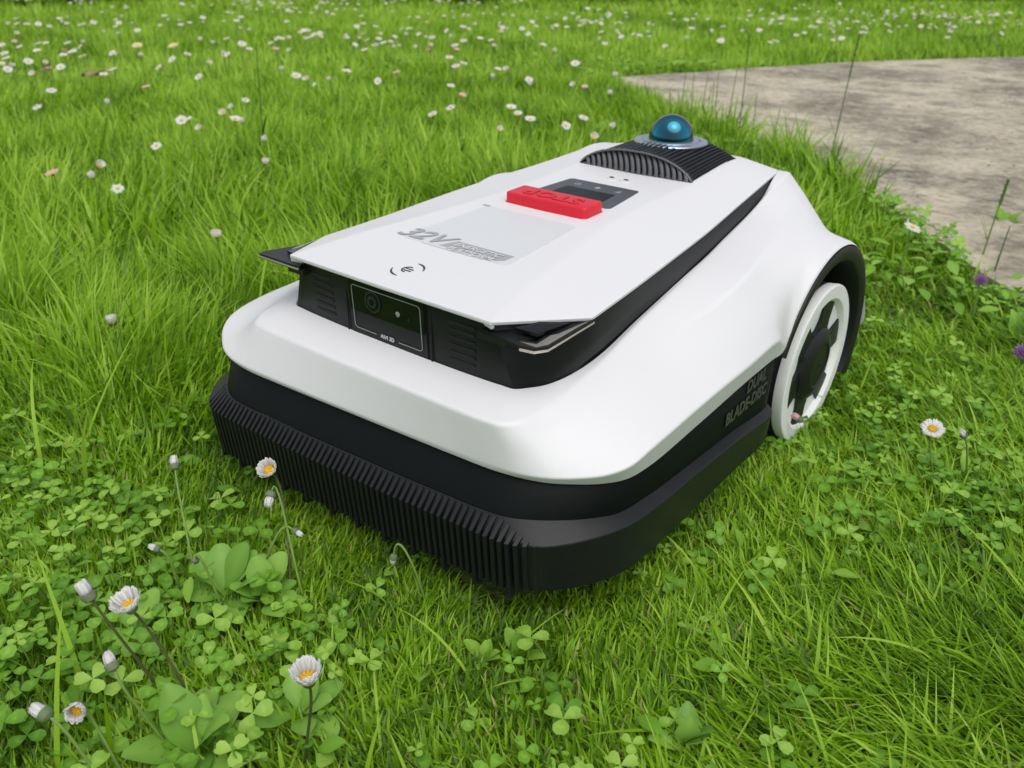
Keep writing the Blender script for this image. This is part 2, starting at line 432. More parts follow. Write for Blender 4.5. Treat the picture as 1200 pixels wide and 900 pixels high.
# seams of the camera module and its glass
for s in (-1, 1):
    bm = bmesh.new()
    q = [hface(s*.0470, .1555, .0003), hface(s*.0455, .2085, .0003)]
    box(bm, (q[0]+q[1])/2, (.0009, .0008, .053))
    bm_obj('module_seam', bm, M_HOLE, mower, False)
def face_poly(name, pts, off, th, m, parent):
    bm = bmesh.new(); n = len(pts)
    a = [bm.verts.new(hface(x, z, off+th)) for x, z in pts]; b = [bm.verts.new(hface(x, z, -.001)) for x, z in pts]
    bm.faces.new(a)
    for i in range(n): bm.faces.new((a[i], a[(i+1) % n], b[(i+1) % n], b[i]))
    return bm_obj(name, bm, m, parent, False)
cam_mod = face_poly('camera_module', [(x, .182+z) for x, z in rrect(.084, .051, .002)], .0002, .0006, M_HOUSE, mower)
face_poly('camera_window', [(x, .1935+z) for x, z in rrect(.0820, .0255, .0015)], .0006, .0008, M_GLASS, cam_mod)
# printed frame line round the window, broken for the caption
def line_strip(name, pts, w, parent, m, off=.0016):
    bm = bmesh.new()
    P_ = [Vector(hface(x, z, off)) for x, z in pts]
    for p, q in zip(P_, P_[1:]):
        d = (q-p)
        if d.length < 1e-6: continue
        n_ = d.normalized().cross(Vector((0, 1, 0)))*w/2
        e_ = d.normalized()*w*.2
        prism(bm, [p-n_-e_, q-n_+e_, q+n_+e_, p+n_-e_], (0, .0003, 0))
    return bm_obj(name, bm, m, parent, False)
rp_ = [(x, .1845+z) for x, z in rrect(.0745, .0365, .003)]
# start the loop in the middle of the bottom edge
bl = [p for p in rp_]
k0 = 17   # index of the first point of the last corner is 18
loop = rp_[18:]+rp_[:18]
line_strip('frame_line', [(.012, loop[0][1])]+loop+[(-.013, loop[-1][1])], .0006, cam_mod, M_PRINTL)
me = text_mesh('AIVI 3D', .0046, .0001, bold=.0001)
put_text('caption', me, frame(tuple(hface(-.0005, .1662, .0013)), (1, 0, 0), (0, 0, 1)), M_PRINTW, cam_mod)
for nm, x, z, r, m in (('camera_lens', -.0135, .1935, .0088, M_LENS), ('status_light', .0135, .1905, .0020, M_PRINTW), ('sensor_dot', .0255, .1885, .0015, M_PRINTD)):
    bm = bmesh.new(); c_ = hface(x, z, .0018)
    n = 28
    for rr2, yy in ((r, .0004), (r*.80, .0008), (r*.55, .0012), (r*.30, .0016)):
        ring = [(c_[0]+rr2*math.cos(2*math.pi*k/n), c_[1]-yy+.0003, c_[2]+rr2*math.sin(2*math.pi*k/n)) for k in range(n)]
        prism(bm, ring, (0, .0005, 0), mat=1 if rr2 in (r*.80, r*.30) else 0)
    bm_obj(nm, bm, [m, M_GLASS], cam_mod, False)
# ventilation slots either side, one by one
for s in (-1, 1):
    for k in range(6):
        z = .1985-k*.0060; xc = s*(.0760-.0002*k)
        bm = bmesh.new(); c_ = hface(xc, z, .0002)
        pr = [Vector(hface(xc+x, z+zz, .0004)) for x, zz in rrect(.0245, .0024, .0010, 2)]
        prism(bm, pr, (0, .0016, 0))
        bm_obj('vent_slot', bm, M_HOLE, mower, False)

# ---- lid --------------------------------------------------------------------
YC = [(.060, .2128), (.10, .2155), (.13, .2175), (.20, .2210), (.264, .2250), (.33, .2275), (.42, .2318), (.505, .2370), (.535, .2375), (.56, .2345), (.585, .2180)]
ED = [(.1077, .0635, .2112), (.1275, .0985, .2075), (.1455, .1300, .2045), (.1410, .2000, .2086), (.1370, .2640, .2137), (.1320, .3300, .2185), (.1215, .4200, .2245), (.1128, .5050, .2300), (.1095, .5280, .2305), (.1010, .5500, .2285), (.0800, .5700, .2190)]
CR = [(.1072, .0632, .2114), (.0985, .100, .2145), (.0930, .1300, .2168), (.0800, .2000, .2204), (.0690, .2640, .2243), (.0660, .3300, .2270), (.0672, .4200, .2315), (.0640, .5050, .2362), (.0620, .5350, .2368), (.0580, .5580, .2335), (.0500, .5800, .2180)]
CR = [(x, y, z+(.0014 if .12 < y < .53 else 0)) for x, y, z in CR]; ED = [(x, y, z-(.0010 if .12 < y < .45 else 0)) for x, y, z in ED]
cen = [A3(0, y, z) for y, z in YC]
crr = [np.array(p, float) for p in CR]; edd = [np.array(p, float) for p in ED]
def lidz(y): return float(np.interp(y, [q[0] for q in YC], [q[1] for q in YC]))
mid = [(a+b)/2+A3(0, 0, .0) for a, b in zip(cen, crr)]
def densify(rows, n=4):
    return [catmull(r, n) for r in rows]
cen_d, mid_d, crr_d, edd_d = densify([cen[2:], mid[2:], crr[2:], edd[2:]])
pre = lambda r: [r[0]+(r[2]-r[0])*t for t in (0, .02, .06, .15, .35, .65)]
rows = [pre(cen)+cen_d, pre(mid)+mid_d, pre(crr)+crr_d, pre(edd)+edd_d]
low = [p+A3(-.0006, .0004, -.0028) for p in rows[3]]
ins = [p+A3(-.010, .004, -.0034) for p in rows[3]]
verts = []; faces = []
allrows = rows+[low, ins]
for sg in (1, -1):
    base = len(verts); cols = [fillet([r[i] for r in allrows], [0, .002, .0035, .0009, .0007, 0]) for i in range(len(rows[0]))]
    # front edge of the plate: fold the first column down
    c0 = cols[0]; k_ = len(c0)
    cols = [[p+A3(0, .003, -.0034) for p in c0], [p+A3(0, .0006, -.0032) for p in c0], [p+A3(0, -.0002, -.0026) for p in c0], [p+A3(0, -.0003, -.0009) for p in c0]]+cols
    for c_ in cols: verts += [p*A3(sg, 1, 1) for p in c_]
    faces += [tuple(base+q for q in f) for f in grid_faces(len(cols), k_)]
bm = bmesh.new(); bv = [bm.verts.new(v) for v in verts]
for f in faces: bm.faces.new([bv[q] for q in f])
bmesh.ops.remove_doubles(bm, verts=bm.verts, dist=.00002)
o = bm_obj('lid', bm, M_WHITE, mower, True, 50); wnorm(o, True)

# dark groove line + battery cover plate
def lid_plate(name, pts, off, th, m, parent, smooth=False):
    bm = bmesh.new(); n = len(pts)
    a = [bm.verts.new((x, y, lidz(y)+off+th)) for x, y in pts]; b = [bm.verts.new((x, y, lidz(y)-.002)) for x, y in pts]
    bm.faces.new(a)
    for i in range(n): bm.faces.new((a[i], a[(i+1) % n], b[(i+1) % n], b[i]))
    bmesh.ops.triangulate(bm, faces=[f for f in bm.faces if len(f.verts) > 4])
    return bm_obj(name, bm, m, parent, smooth)
def trap(yf, yr, wf, wr, r=.006, nseg=5):
    pts = []
    for p, (sx, sy), w_, y_ in (((wr, yr), (1, 1), wr, yr), ((-wr, yr), (-1, 1), wr, yr), ((-wf, yf), (-1, -1), wf, yf), ((wf, yf), (1, -1), wf, yf)):
        cx, cy = p[0]-sx*r, p[1]-sy*r
        a0 = {(1, 1): 0, (-1, 1): 90, (-1, -1): 180, (1, -1): 270}[(sx, sy)]
        for k in range(nseg+1):
            a = rad(a0+90*k/nseg); pts.append((cx+r*math.cos(a), cy+r*math.sin(a)))
    return pts
lid_plate('cover_groove', trap(.1405, .2468, .0577, .0511, .006), 0, .00025, M_GROOVE, mower)
lid_plate('battery_cover', trap(.1410, .2463, .0572, .0506, .0055), 0, .0007, M_COVER, mower)
lid_plate('cover_latch', [(-.0555, .2440), (-.0475, .2440), (-.0475, .2475), (-.0555, .2475)], 0, .0009, M_PRINTG, mower)

def on_lid(x, y, off=.0008): return (x, y, lidz(y)+off)
slope = Vector((0, .1, lidz(.20)-lidz(.10)))
me = text_mesh('32V', .0275, .0001, shear=.38, bold=.0004, xscale=1.12)
put_text('rating_lettering', me, frame(on_lid(-.0430, .1530, .0013), (1, 0.02, 0), slope), M_PRINTG, mower, 'slanted grey 32V print')
bar = [(-.0170, .1440), (.0440, .1440), (.0495, .1480), (.0505, .1600), (-.0090, .1600)]
lid_plate('print_bar', bar, 0, .0009, M_PRINTG, mower)
me = text_mesh('ENERGETIC\nPLATFORM', .0086, .0001, shear=.25, bold=.0002, xscale=1.10, align='LEFT')
put_text('bar_lettering', me, frame(on_lid(-.0065, .1482, .0014), (1, 0, 0), slope), M_PRINTW, mower, 'white ENERGETIC PLATFORM print on a grey bar')

# round emblem in front: two arcs and an e-like mark
def flat_arc(bm, c, rx, a0, a1, w, n=14, taper=False):
    P_ = []
    for k in range(n+1):
        a = rad(a0+(a1-a0)*k/n); ww = w*(math.sin(math.pi*k/n)*.8+.2 if taper else 1)
        P_.append((a, ww))
    for (a, wa), (b, wb) in zip(P_, P_[1:]):
        q = []
        for ang, r_ in ((a, rx-wa/2), (b, rx-wb/2), (b, rx+wb/2), (a, rx+wa/2)):
            x = c[0]+r_*math.cos(ang); y = c[1]+r_*math.sin(ang); q.append(Vector(on_lid(x, y, .0002)))
        prism(bm, q, (0, 0, .0003))
bm = bmesh.new(); ec = (-.0015, .0930)
flat_arc(bm, ec, .0128, 18, 95, .0016, taper=True); flat_arc(bm, ec, .0128, 198, 275, .0016, taper=True)
flat_arc(bm, ec, .0046, 75, 285, .0011)
for dy in (-.0019, .0012):
    prism(bm, [Vector(on_lid(ec[0]+x, ec[1]+dy+y, .0002)) for x, y in ((-.0025, -.0005), (.0052, -.0005), (.0052, .0005), (-.0025, .0005))], (0, 0, .0003))
bm_obj('emblem', bm, M_PRINTD, mower, False)

# ---- STOP button ------------------------------------------------------------
def button(name, yf, yr, w, r, z0, z1, bev, m, parent):
    bm = bmesh.new(); prof = [(0, z0), (0, z1-bev), (bev*.3, z1-bev*.3), (bev, z1)]
    rings = []
    for ins_, z in prof:
        pts = [(x, y) for x, y in rrect(2*w-2*ins_, (yr-yf)-2*ins_, max(.0005, r-ins_), 6)]
        rings.append([bm.verts.new((x, y+(yf+yr)/2, lidz(y+(yf+yr)/2)+z)) for x, y in pts])
    for a, b in zip(rings, rings[1:]):
        n = len(a)
        for i in range(n): bm.faces.new((a[i], a[(i+1) % n], b[(i+1) % n], b[i]))
    bm.faces.new(rings[-1])
    return bm_obj(name, bm, m, parent, True, 50)
skirt = button('button_skirt', .2640, .2955, .0463, .005, -.001, .0012, .0006, M_RED, mower)
stop = button('stop_button', .2650, .2945, .0455, .0045, .0, .0098, .0014, M_RED, mower)
M_REDD = mat('red_letters', (.56, .008, .020), .45)
for body, xs_ in (('STOP', 1.30),):
    me = text_mesh(body, .0205, .0005, bold=.0004, xscale=xs_)
    yc = .2798
    put_text('raised_lettering', me, frame((0, yc, lidz(yc)+.0100), (-1, 0, 0), (0, -1, -.04)), M_REDD, stop)

# ---- control panel ----------------------------------------------------------
lid_plate('control_panel', trap(.3020, .3660, .0465, .0405, .004), 0, .0009, M_PANEL, mower)
panel = mower.children[-1]
lid_plate('display', [(-.0300, .3100), (.0300, .3100), (.0275, .3410), (-.0275, .3410)], 0, .0013, M_SCREEN, panel)
for x, kind in ((-.0225, 0), (.0015, 1), (.0245, 2)):
    bm = bmesh.new(); yc = .3515
    def pl(pts): prism(bm, [Vector((x+a, yc+b, lidz(yc+b)+.0010)) for a, b in pts], (0, 0, .0003))
    def ring(cx, cy, r, a0, a1, w=.0008, n=10):
        for k in range(n):
            a, b = rad(a0+(a1-a0)*k/n), rad(a0+(a1-a0)*(k+1)/n)
            pl([(cx+(r-w/2)*math.cos(a), cy+(r-w/2)*math.sin(a)), (cx+(r-w/2)*math.cos(b), cy+(r-w/2)*math.sin(b)), (cx+(r+w/2)*math.cos(b), cy+(r+w/2)*math.sin(b)), (cx+(r+w/2)*math.cos(a), cy+(r+w/2)*math.sin(a))])
    if kind == 0:
        ring(0, 0, .0030, 120, 420); pl([(-.0004, 0), (.0004, 0), (.0004, .004), (-.0004, .004)])
    elif kind == 1:
        pl([(-.0034, -.0003), (.0034, -.0003), (0, .0034)]); pl([(-.0022, -.003), (.0022, -.003), (.0022, -.0006), (-.0022, -.0006)])
    else:
        pl([(-.003, -.0025), (-.0022, -.0030), (.0033, .0024), (.0026, .0030)]); ring(.0014, -.0016, .0014, 0, 360, .0006, 8)
    bm_obj('panel_icon', bm, M_MGREY if kind == 9 else M_PRINTG, panel, False)
# two small sensor windows behind the panel
for x in (-.0085, .0085):
    bm = bmesh.new(); yc = .3900
    a = [Vector((x+px_, yc+py_, lidz(yc+py_)-.001)) for px_, py_ in rrect(.0105, .0068, .0033, 4)]
    prism(bm, a, (0, 0, .0022)); f0 = bm_obj('sensor_bezel', bm, M_WHITE, mower, False)
    bm = bmesh.new(); a = [Vector((x+.001+px_, yc+.0002+py_, lidz(yc+py_)+.0012)) for px_, py_ in rrect(.0052, .0036, .0017, 4)]
    prism(bm, a, (0, 0, .0004)); bm_obj('sensor_eye', bm, M_PRINTD, f0, False)

# ---- winglet lights under the lid's front corners ---------------------------
for s in (-1, 1):
    wing = [(.0955, .0625, .2015), (.1494, .0625, .2012), (.1520, .0700, .2008), (.1470, .1300, .1960), (.1400, .1300, .1960), (.1120, .0760, .2000)]
    if s == 1: wing = [(.0955, .0655, .2000), (.1300, .0665, .1972), (.1405, .0690, .1972), (.1455, .0770, .1975), (.1455, .1320, .1995), (.1380, .1320, .1995), (.1100, .0850, .2000)]
    bm = bmesh.new(); prism(bm, [(s*x, y, z) for x, y, z in wing], (0, 0, .0022))
    w_ = bm_obj('corner_light', bm, M_DGREY, mower, False)
    bm = bmesh.new()
    e_ = wing[1:5] if s == 1 else wing[0:4]
    e_ = [(s*x*1.003, y-.0006, z-.0002) for x, y, z in e_]
    tube(bm, e_, .0011, 6); bm_obj('chrome_edge', bm, M_CHROME, w_)
    # lens block on top and inner bracket
    bm = bmesh.new(); prism(bm, [(s*x, y, z) for x, y, z in ((.1180, .0760, .2040), (.1340, .0800, .2025), (.1380, .1150, .2005), (.1250, .0950, .2040))], (0, 0, .0022))
    bm_obj('light_lens', bm, M_GLASS, w_, False)
    bm = bmesh.new(); prism(bm, [(s*x, y, z) for x, y, z in ((.0940, .0640, .1960), (.1160, .0660, .1945), (.1160, .0740, .1945), (.0940, .0700, .1960))], (0, 0, .0045))
    bm_obj('light_bracket', bm, M_BLACK, w_, False)
    bm = bmesh.new(); prism(bm, [(s*x, y, z) for x, y, z in ((.1270, .0700, .1992), (.1405, .0705, .1988), (.1448, .0790, .1992), (.1450, .1250, .2012), (.1405, .0950, .2002))], (0, 0, .0012))
    bm_obj('reflector', bm, M_CHROME, w_, False)

# ---- sensor base with intake grille ----------------------------------------
SA, SH, Y0, Y1 = .0672, .0225, .4195, .538
def arch_h(u): return SH*max(0., 1-abs(u)**2.3)**.68
def base_point(u, y, rib=0.):
    # u in -1..1 across; widens and flattens to the rear
    t = (y-Y0)/(Y1-Y0); a = SA*(1-.10*t); h = arch_h(u)*(1-.16*t*t)
    if t > .82: h *= max(0, 1-((t-.82)/.18)**2)
    th = math.atan2(h/SH, abs(u)+.001)
    return A3(u*a*(1+rib*.6), y, lidz(y)-.001+h+rib*.05)
nU = 181; ys = [Y0, Y0+.0015]+[Y0+.004+(Y1-Y0-.004)*k/14 for k in range(15)]
verts = []
NRB = 34
for i in range(nU):
    sarc = i/(nU-1); ang = math.pi*sarc
    u = -math.cos(ang)
    ph = (sarc*NRB) % 1.0
    for k, y in enumerate(ys):
        p = base_point(u, y)
        g = 0.0 if (k < 3) else (-.0016 if ph < .45 else 0.0)
        nx, nz = -math.cos(ang), math.sin(ang)*1.2
        verts.append(p+A3(nx*g, 0, nz*g))
fs_ = grid_faces(nU, len(ys))
sb = mesh_obj('sensor_base', verts, fs_, M_DGREY, mower, True, 30)
# recessed back of the grille and bright rim
bm = bmesh.new(); bp_ = [base_point(-math.cos(math.pi*k/40), Y0)+A3(0, .007, -.001) for k in range(41)]
a = [bm.verts.new(p) for p in bp_]; bm.faces.new(a); bm_obj('grille_back', bm, M_HOLE, sb, False)
bm = bmesh.new(); tube(bm, [base_point(-math.cos(math.pi*k/60)*.995, Y0)+A3(0, .0006, .0006) for k in range(61)], .0011, 6); bm_obj('grille_rim', bm, M_MGREY, sb)
bm = bmesh.new(); tube(bm, [(-.066, Y0, lidz(Y0)+.0006), (.066, Y0, lidz(Y0)+.0006)], .0011, 6); bm_obj('grille_sill', bm, M_DGREY, sb)
NS = 18
for i in range(NS):
    x = -.0585+.117*i/(NS-1); u = x/SA; zb = lidz(Y0)+.0003; zt = lidz(Y0)-.001+arch_h(u)
    if zt-zb < .002: continue
    vs_ = []; K = 7
    for k in range(K):
        t = k/(K-1); z = zb+(zt-zb)*t
        y = Y0-.0010+.0065*t*t*(zt-zb)/.022; xx = x-.0095*t*t*(zt-zb)/.022+.003
        w = .0021
        vs_ += [A3(xx-w, y, z), A3(xx, y-.0012, z), A3(xx+w, y, z), A3(xx+w*.6, y+.004, z), A3(xx-w*.6, y+.004, z)]
    f = []
    for k in range(K-1):
        for j in range(5): f.append((k*5+j, k*5+(j+1) % 5, (k+1)*5+(j+1) % 5, (k+1)*5+j))
    f += [(0, 1, 2, 3, 4), tuple((K-1)*5+j for j in (4, 3, 2, 1, 0))]
    mesh_obj('grille_slat', vs_, f, M_MGREY, sb, True, 50)
# ring and dome
DC = (0, .4935, .2535)
bm = bmesh.new(); lathe(bm, [(.0340, -.006), (.0392, -.0015), (.0398, .0), (.0390, .0010), (.0325, .0017), (.0318, .0009), (.0306, .0009), (.0300, .0022), (.0262, .0030), (.0240, .0026)], DC, 'z', 72)
rg = bm_obj('sensor_ring', bm, M_RING, mower, True, 30)
bm = bmesh.new(); R_ = .0243
lathe(bm, [(R_*math.cos(rad(a)), R_*math.sin(rad(a))*1.02) for a in range(-4, 90, 4)]+[(.0001, R_*1.02)], (DC[0], DC[1], DC[2]+.0032), 'z', 64)
bm_obj('sensor_dome', bm, M_DOME, rg, True, 80)
bm = bmesh.new(); lathe(bm, [(.028, -.012), (.036, -.004), (.0365, -.001)], DC, 'z', 48); bm_obj('ring_neck', bm, M_DGREY, mower)

# ---- wheels and wheel arches ------------------------------------------------
WC = (.2120, .450, .0670)
for s in (-1, 1):
    # arch: band facing outwards, lip and dark well
    prof = [(.1195, .150), (.1205, .2100), (.1195, .2142), (.1150, .2150), (.1060, .2125), (.1030, .2080), (.1030, .120)]
    bm = bmesh.new(); lathe(bm, [(r, s*x) for r, x in prof], (0, AC[0], AC[1]), 'x', 64, phi0=rad(-26), phi1=rad(157))
    arch_ = bm_obj('wheel_arch', bm, M_DGREY, mower, True, 35)
    bm = bmesh.new(); lathe(bm, [(.1180, s*.128), (.001, s*.128)], (0, AC[0], AC[1]), 'x', 48); bm_obj('wheel_well', bm, M_HOLE, arch_, False)
    # arch struts seen behind the wheel top
    wh = bpy.data.objects.new('wheel', None); link(wh, mower); wh.location = (s*WC[0], WC[1], WC[2])
    bm = bmesh.new(); lathe(bm, [(.060, -s*.050), (.076, -s*.050), (.0785, -s*.046), (.0790, -s*.008), (.0780, -s*.005), (.060, -s*.006)], (0, 0, 0), 'x', 64)
    for k in range(24):
        a = 2*math.pi*k/24; Mx = Matrix.Rotation(a, 3, 'X')
        box(bm, Mx@Vector((-s*.030, .0800, 0)), (.032, .004, .007), Mx)
    bm_obj('tyre', bm, M_TYRE, wh, True, 35)
    bm = bmesh.new(); lathe(bm, [(.0822, -s*.010), (.0832, -s*.002), (.0826, 0), (.0815, s*.0006), (.0690, s*.0002), (.0675, -s*.0010), (.0640, -s*.0050), (.030, -s*.0085), (.001, -s*.0085)], (0, 0, 0), 'x', 72)
    bm_obj('rim', bm, M_WHEEL, wh, True, 30)
    for k in range(6):
        a = rad(76-60*k); d = Vector((0, math.cos(a), math.sin(a))); t_ = Vector((0, -math.sin(a), math.cos(a)))
        bm = bmesh.new(); x0 = -s*.0092
        pts = [d*.025-t_*.0170, d*.046-t_*.0135, d*.0655-t_*.0160, d*.0685+t_*.0040, d*.0625+t_*.0145, d*.046+t_*.0115, d*.025+t_*.0170]
        prism(bm, [p+Vector((x0, 0, 0)) for p in pts], (s*.0058, 0, 0)); bm_obj('spoke', bm, M_BLACK, wh, False)
    bm = bmesh.new(); lathe(bm, [(.0395, -s*.009), (.0390, -s*.0020), (.0350, s*.0010), (.0240, s*.0035), (.0230, s*.0022), (.001, s*.0028)], (0, 0, 0), 'x', 12)
    bm_obj('hub_cap', bm, M_BLACK, wh, True, 25)

# ================================================================== THE GROUND
rng = np.random.default_rng(7); random.seed(7)
def tri_noise(x, y, s, seed=0):
    """smooth value noise, roughly -1..1"""
    r = np.random.default_rng(100+seed); G = r.uniform(-1, 1, (64, 64))
    u = np.asarray(x)/s+200.3; v = np.asarray(y)/s+300.7
    i = np.floor(u).astype(int); j = np.floor(v).astype(int); fu = u-i; fv = v-j
    fu = fu*fu*(3-2*fu); fv = fv*fv*(3-2*fv)
    g = lambda a, b: G[a % 64, b % 64]
    return (g(i, j)*(1-fu)+g(i+1, j)*fu)*(1-fv)+(g(i, j+1)*(1-fu)+g(i+1, j+1)*fu)*fv

m = bpy.data.materials.new('lawn_soil'); m.use_nodes = True; nt = m.node_tree; b = nt.nodes['Principled BSDF']; b.inputs['Roughness'].default_value = .95
tc = nt.nodes.new('ShaderNodeTexCoord')
n1 = nt.nodes.new('ShaderNodeTexNoise'); n1.inputs['Scale'].default_value = 9; n1.inputs['Detail'].default_value = 8
n2 = nt.nodes.new('ShaderNodeTexNoise'); n2.inputs['Scale'].default_value = 160; n2.inputs['Detail'].default_value = 6
for n_ in (n1, n2): nt.links.new(tc.outputs['Object'], n_.inputs['Vector'])
mx0 = nt.nodes.new('ShaderNodeMath'); mx0.operation = 'MULTIPLY_ADD'; mx0.inputs[1].default_value = .5
nt.links.new(n1.outputs['Fac'], mx0.inputs[0]); nt.links.new(n2.outputs['Fac'], mx0.inputs[2])
rp = nt.nodes.new('ShaderNodeValToRGB'); e = rp.color_ramp.elements
e[0].position = .5; e[0].color = (.045, .060, .010, 1); e[1].position = 1.0; e[1].color = (.16, .24, .03, 1)
nt.links.new(mx0.outputs[0], rp.inputs[0]); nt.links.new(rp.outputs[0], b.inputs['Base Color'])
bp = nt.nodes.new('ShaderNodeBump'); bp.inputs['Distance'].default_value = .01; nt.links.new(n2.outputs['Fac'], bp.inputs['Height']); nt.links.new(bp.outputs[0], b.inputs['Normal'])
M_SOIL = m
gr = mesh_obj('lawn_ground', [(-150, -60, GZ), (150, -60, GZ), (150, 240, GZ), (-150, 240, GZ)], [(0, 1, 2, 3)], M_SOIL); gr['kind'] = 'structure'

# concrete slab
SLAB = [(-1.40, 2.60), (-1.33, 2.46), (-1.20, 2.33), (-1.05, 2.19), (-.86, 2.02), (-.68, 1.86), (-.50, 1.74), (-.32, 1.61), (-.16, 1.475), (-.03, 1.36), (.07, 1.28), (.16, 1.18), (.25, 1.07), (.33, .98), (.47, .86), (.66, .70), (.9, .5), (1.6, -.2), (4.2, 3.6), (3.2, 6.6), (.30, 5.80), (-.33, 4.69), (-.62, 4.24), (-.88, 3.83), (-1.08, 3.38), (-1.25, 2.92)]
m = bpy.data.materials.new('weathered_concrete'); m.use_nodes = True; nt = m.node_tree; b = nt.nodes['Principled BSDF']; b.inputs['Roughness'].default_value = .9
tc = nt.nodes.new('ShaderNodeTexCoord')
def noise(scale, detail=6, rough=.55, vec=None):
    n_ = nt.nodes.new('ShaderNodeTexNoise'); n_.inputs['Scale'].default_value = scale; n_.inputs['Detail'].default_value = detail; n_.inputs['Roughness'].default_value = rough
    nt.links.new(vec or tc.outputs['Object'], n_.inputs['Vector']); return n_
def ramp(inp, stops):
    r_ = nt.nodes.new('ShaderNodeValToRGB'); el = r_.color_ramp.elements
    el[0].position, el[0].color = stops[0][0], (*stops[0][1], 1); el[1].position, el[1].color = stops[-1][0], (*stops[-1][1], 1)
    for p, c_ in stops[1:-1]: q = el.new(p); q.color = (*c_, 1)
    nt.links.new(inp, r_.inputs[0]); return r_
def mixc(f, a, b_, mode='MIX'):
    x_ = nt.nodes.new('ShaderNodeMix'); x_.data_type = 'RGBA'; x_.blend_type = mode
    if hasattr(f, 'links'): nt.links.new(f, x_.inputs['Factor'])
    else: x_.inputs['Factor'].default_value = f
    nt.links.new(a, x_.inputs['A']); nt.links.new(b_, x_.inputs['B']); return x_.outputs['Result']
big = noise(1.3, 8, .62); mid_n = noise(5, 10, .75); fine = noise(45, 10, .8); sp = noise(13, 12, .82)
base = ramp(big.outputs['Fac'], [(.38, (.13, .11, .08)), (.47, (.34, .295, .21)), (.53, (.72, .63, .45)), (.60, (.24, .215, .165))])
brown = ramp(mid_n.outputs['Fac'], [(.38, (.11, .096, .072)), (.50, (.33, .30, .24)), (.62, (.60, .55, .44))])
c_ = mixc(.38, base.outputs[0], brown.outputs[0])
lich = ramp(sp.outputs['Fac'], [(.50, (0, 0, 0)), (.56, (1, 1, 1))])
lc = nt.nodes.new('ShaderNodeRGB'); lc.outputs[0].default_value = (.60, .55, .43, 1)
fm = nt.nodes.new('ShaderNodeMath'); fm.operation = 'MULTIPLY'; fm.inputs[1].default_value = .55; nt.links.new(lich.outputs[0], fm.inputs[0])
c_ = mixc(fm.outputs[0], c_, lc.outputs[0])
sp2 = ramp(fine.outputs['Fac'], [(.38, (.38, .36, .33)), (.50, (1, 1, 1))])
c_ = mixc(.8, c_, sp2.outputs[0], 'MULTIPLY')
moss = ramp(noise(2.6, 9, .7).outputs['Fac'], [(.58, (0, 0, 0)), (.70, (.5, .5, .5))])
mc = nt.nodes.new('ShaderNodeRGB'); mc.outputs[0].default_value = (.12, .13, .06, 1)
c_ = mixc(moss.outputs[0], c_, mc.outputs[0])
nt.links.new(c_, b.inputs['Base Color'])
ad = nt.nodes.new('ShaderNodeMath'); ad.operation = 'ADD'; nt.links.new(fine.outputs['Fac'], ad.inputs[0]); nt.links.new(mid_n.outputs['Fac'], ad.inputs[1])
bp = nt.nodes.new('ShaderNodeBump'); bp.inputs['Distance'].default_value = .006; bp.inputs['Strength'].default_value = .8; nt.links.new(ad.outputs[0], bp.inputs['Height']); nt.links.new(bp.outputs[0], b.inputs['Normal'])
M_SLAB = m
sl_pts = []
for i, p in enumerate(SLAB):                       # ragged edge
    q = SLAB[(i+1) % len(SLAB)]; L_ = math.dist(p, q); k_ = max(1, int(L_/.05))
    for k in range(k_):
        t = k/k_; x = p[0]+(q[0]-p[0])*t; y = p[1]+(q[1]-p[1])*t
        sl_pts.append((x+.010*float(tri_noise(x, y, .06, 3)), y+.012*float(tri_noise(x, y, .05, 4))))
bm = bmesh.new(); prism(bm, [(x, y, -.10) for x, y in sl_pts], (0, 0, .103))
bmesh.ops.triangulate(bm, faces=[f for f in bm.faces if len(f.verts) > 4])
slab = bm_obj('concrete_slab', bm, M_SLAB, None, False); slab['kind'] = 'structure'

def in_slab(x, y, grow=0.):
    P_ = np.array(SLAB); c0 = P_.mean(0)
    P_ = P_+(P_-c0)/np.linalg.norm(P_-c0, axis=1)[:, None]*grow
    ins_ = np.zeros(np.shape(x), bool); j = len(P_)-1
    for i in range(len(P_)):
        xi, yi = P_[i]; xj, yj = P_[j]
        with np.errstate(divide='ignore', invalid='ignore'):
            c_ = ((yi > y) != (yj > y)) & (x < (xj-xi)*(y-yi)/(yj-yi+1e-12)+xi)
        ins_ ^= c_; j = i
    return ins_
def under_mower(x, y, g=0.):
    return (np.abs(x) < .180+g) & (y > .034-g) & (y < .55+g) & ~((np.abs(x) > .14) & (y < .09))

# ------------------------------------------------------------------ grass (one blade = a narrow curved ribbon)
M_GRASS, RAMP_G = leaf_mat('grass_blade', (.06, .155, .005), (.30, .46, .06), trans=.44, rough=.45)
q = RAMP_G.color_ramp.elements.new(.45); q.color = (.255, .485, .005, 1)
q = RAMP_G.color_ramp.elements.new(.90); q.color = (.47, .68, .08, 1)
q = RAMP_G.color_ramp.elements.new(.95); q.color = (.55, .52, .20, 1)
RAMP_G.color_ramp.elements[-1].color = (.50, .42, .20, 1)

def visible_pts(n, d0, d1, margin=1.12):
    """random lawn points, uniform in area, between two ground distances from the camera inside a widened view wedge"""
    hd = math.atan2(fw.x, fw.y); half = math.atan(.62*margin/math.cos(PITCH))+.05+(.45 if d0 < .5 else 0)
    d = np.sqrt(rng.uniform(d0*d0, d1*d1, n)); a = hd+rng.uniform(-half, half, n)
    return CAM_POS.x+d*np.sin(a), CAM_POS.y+d*np.cos(a)

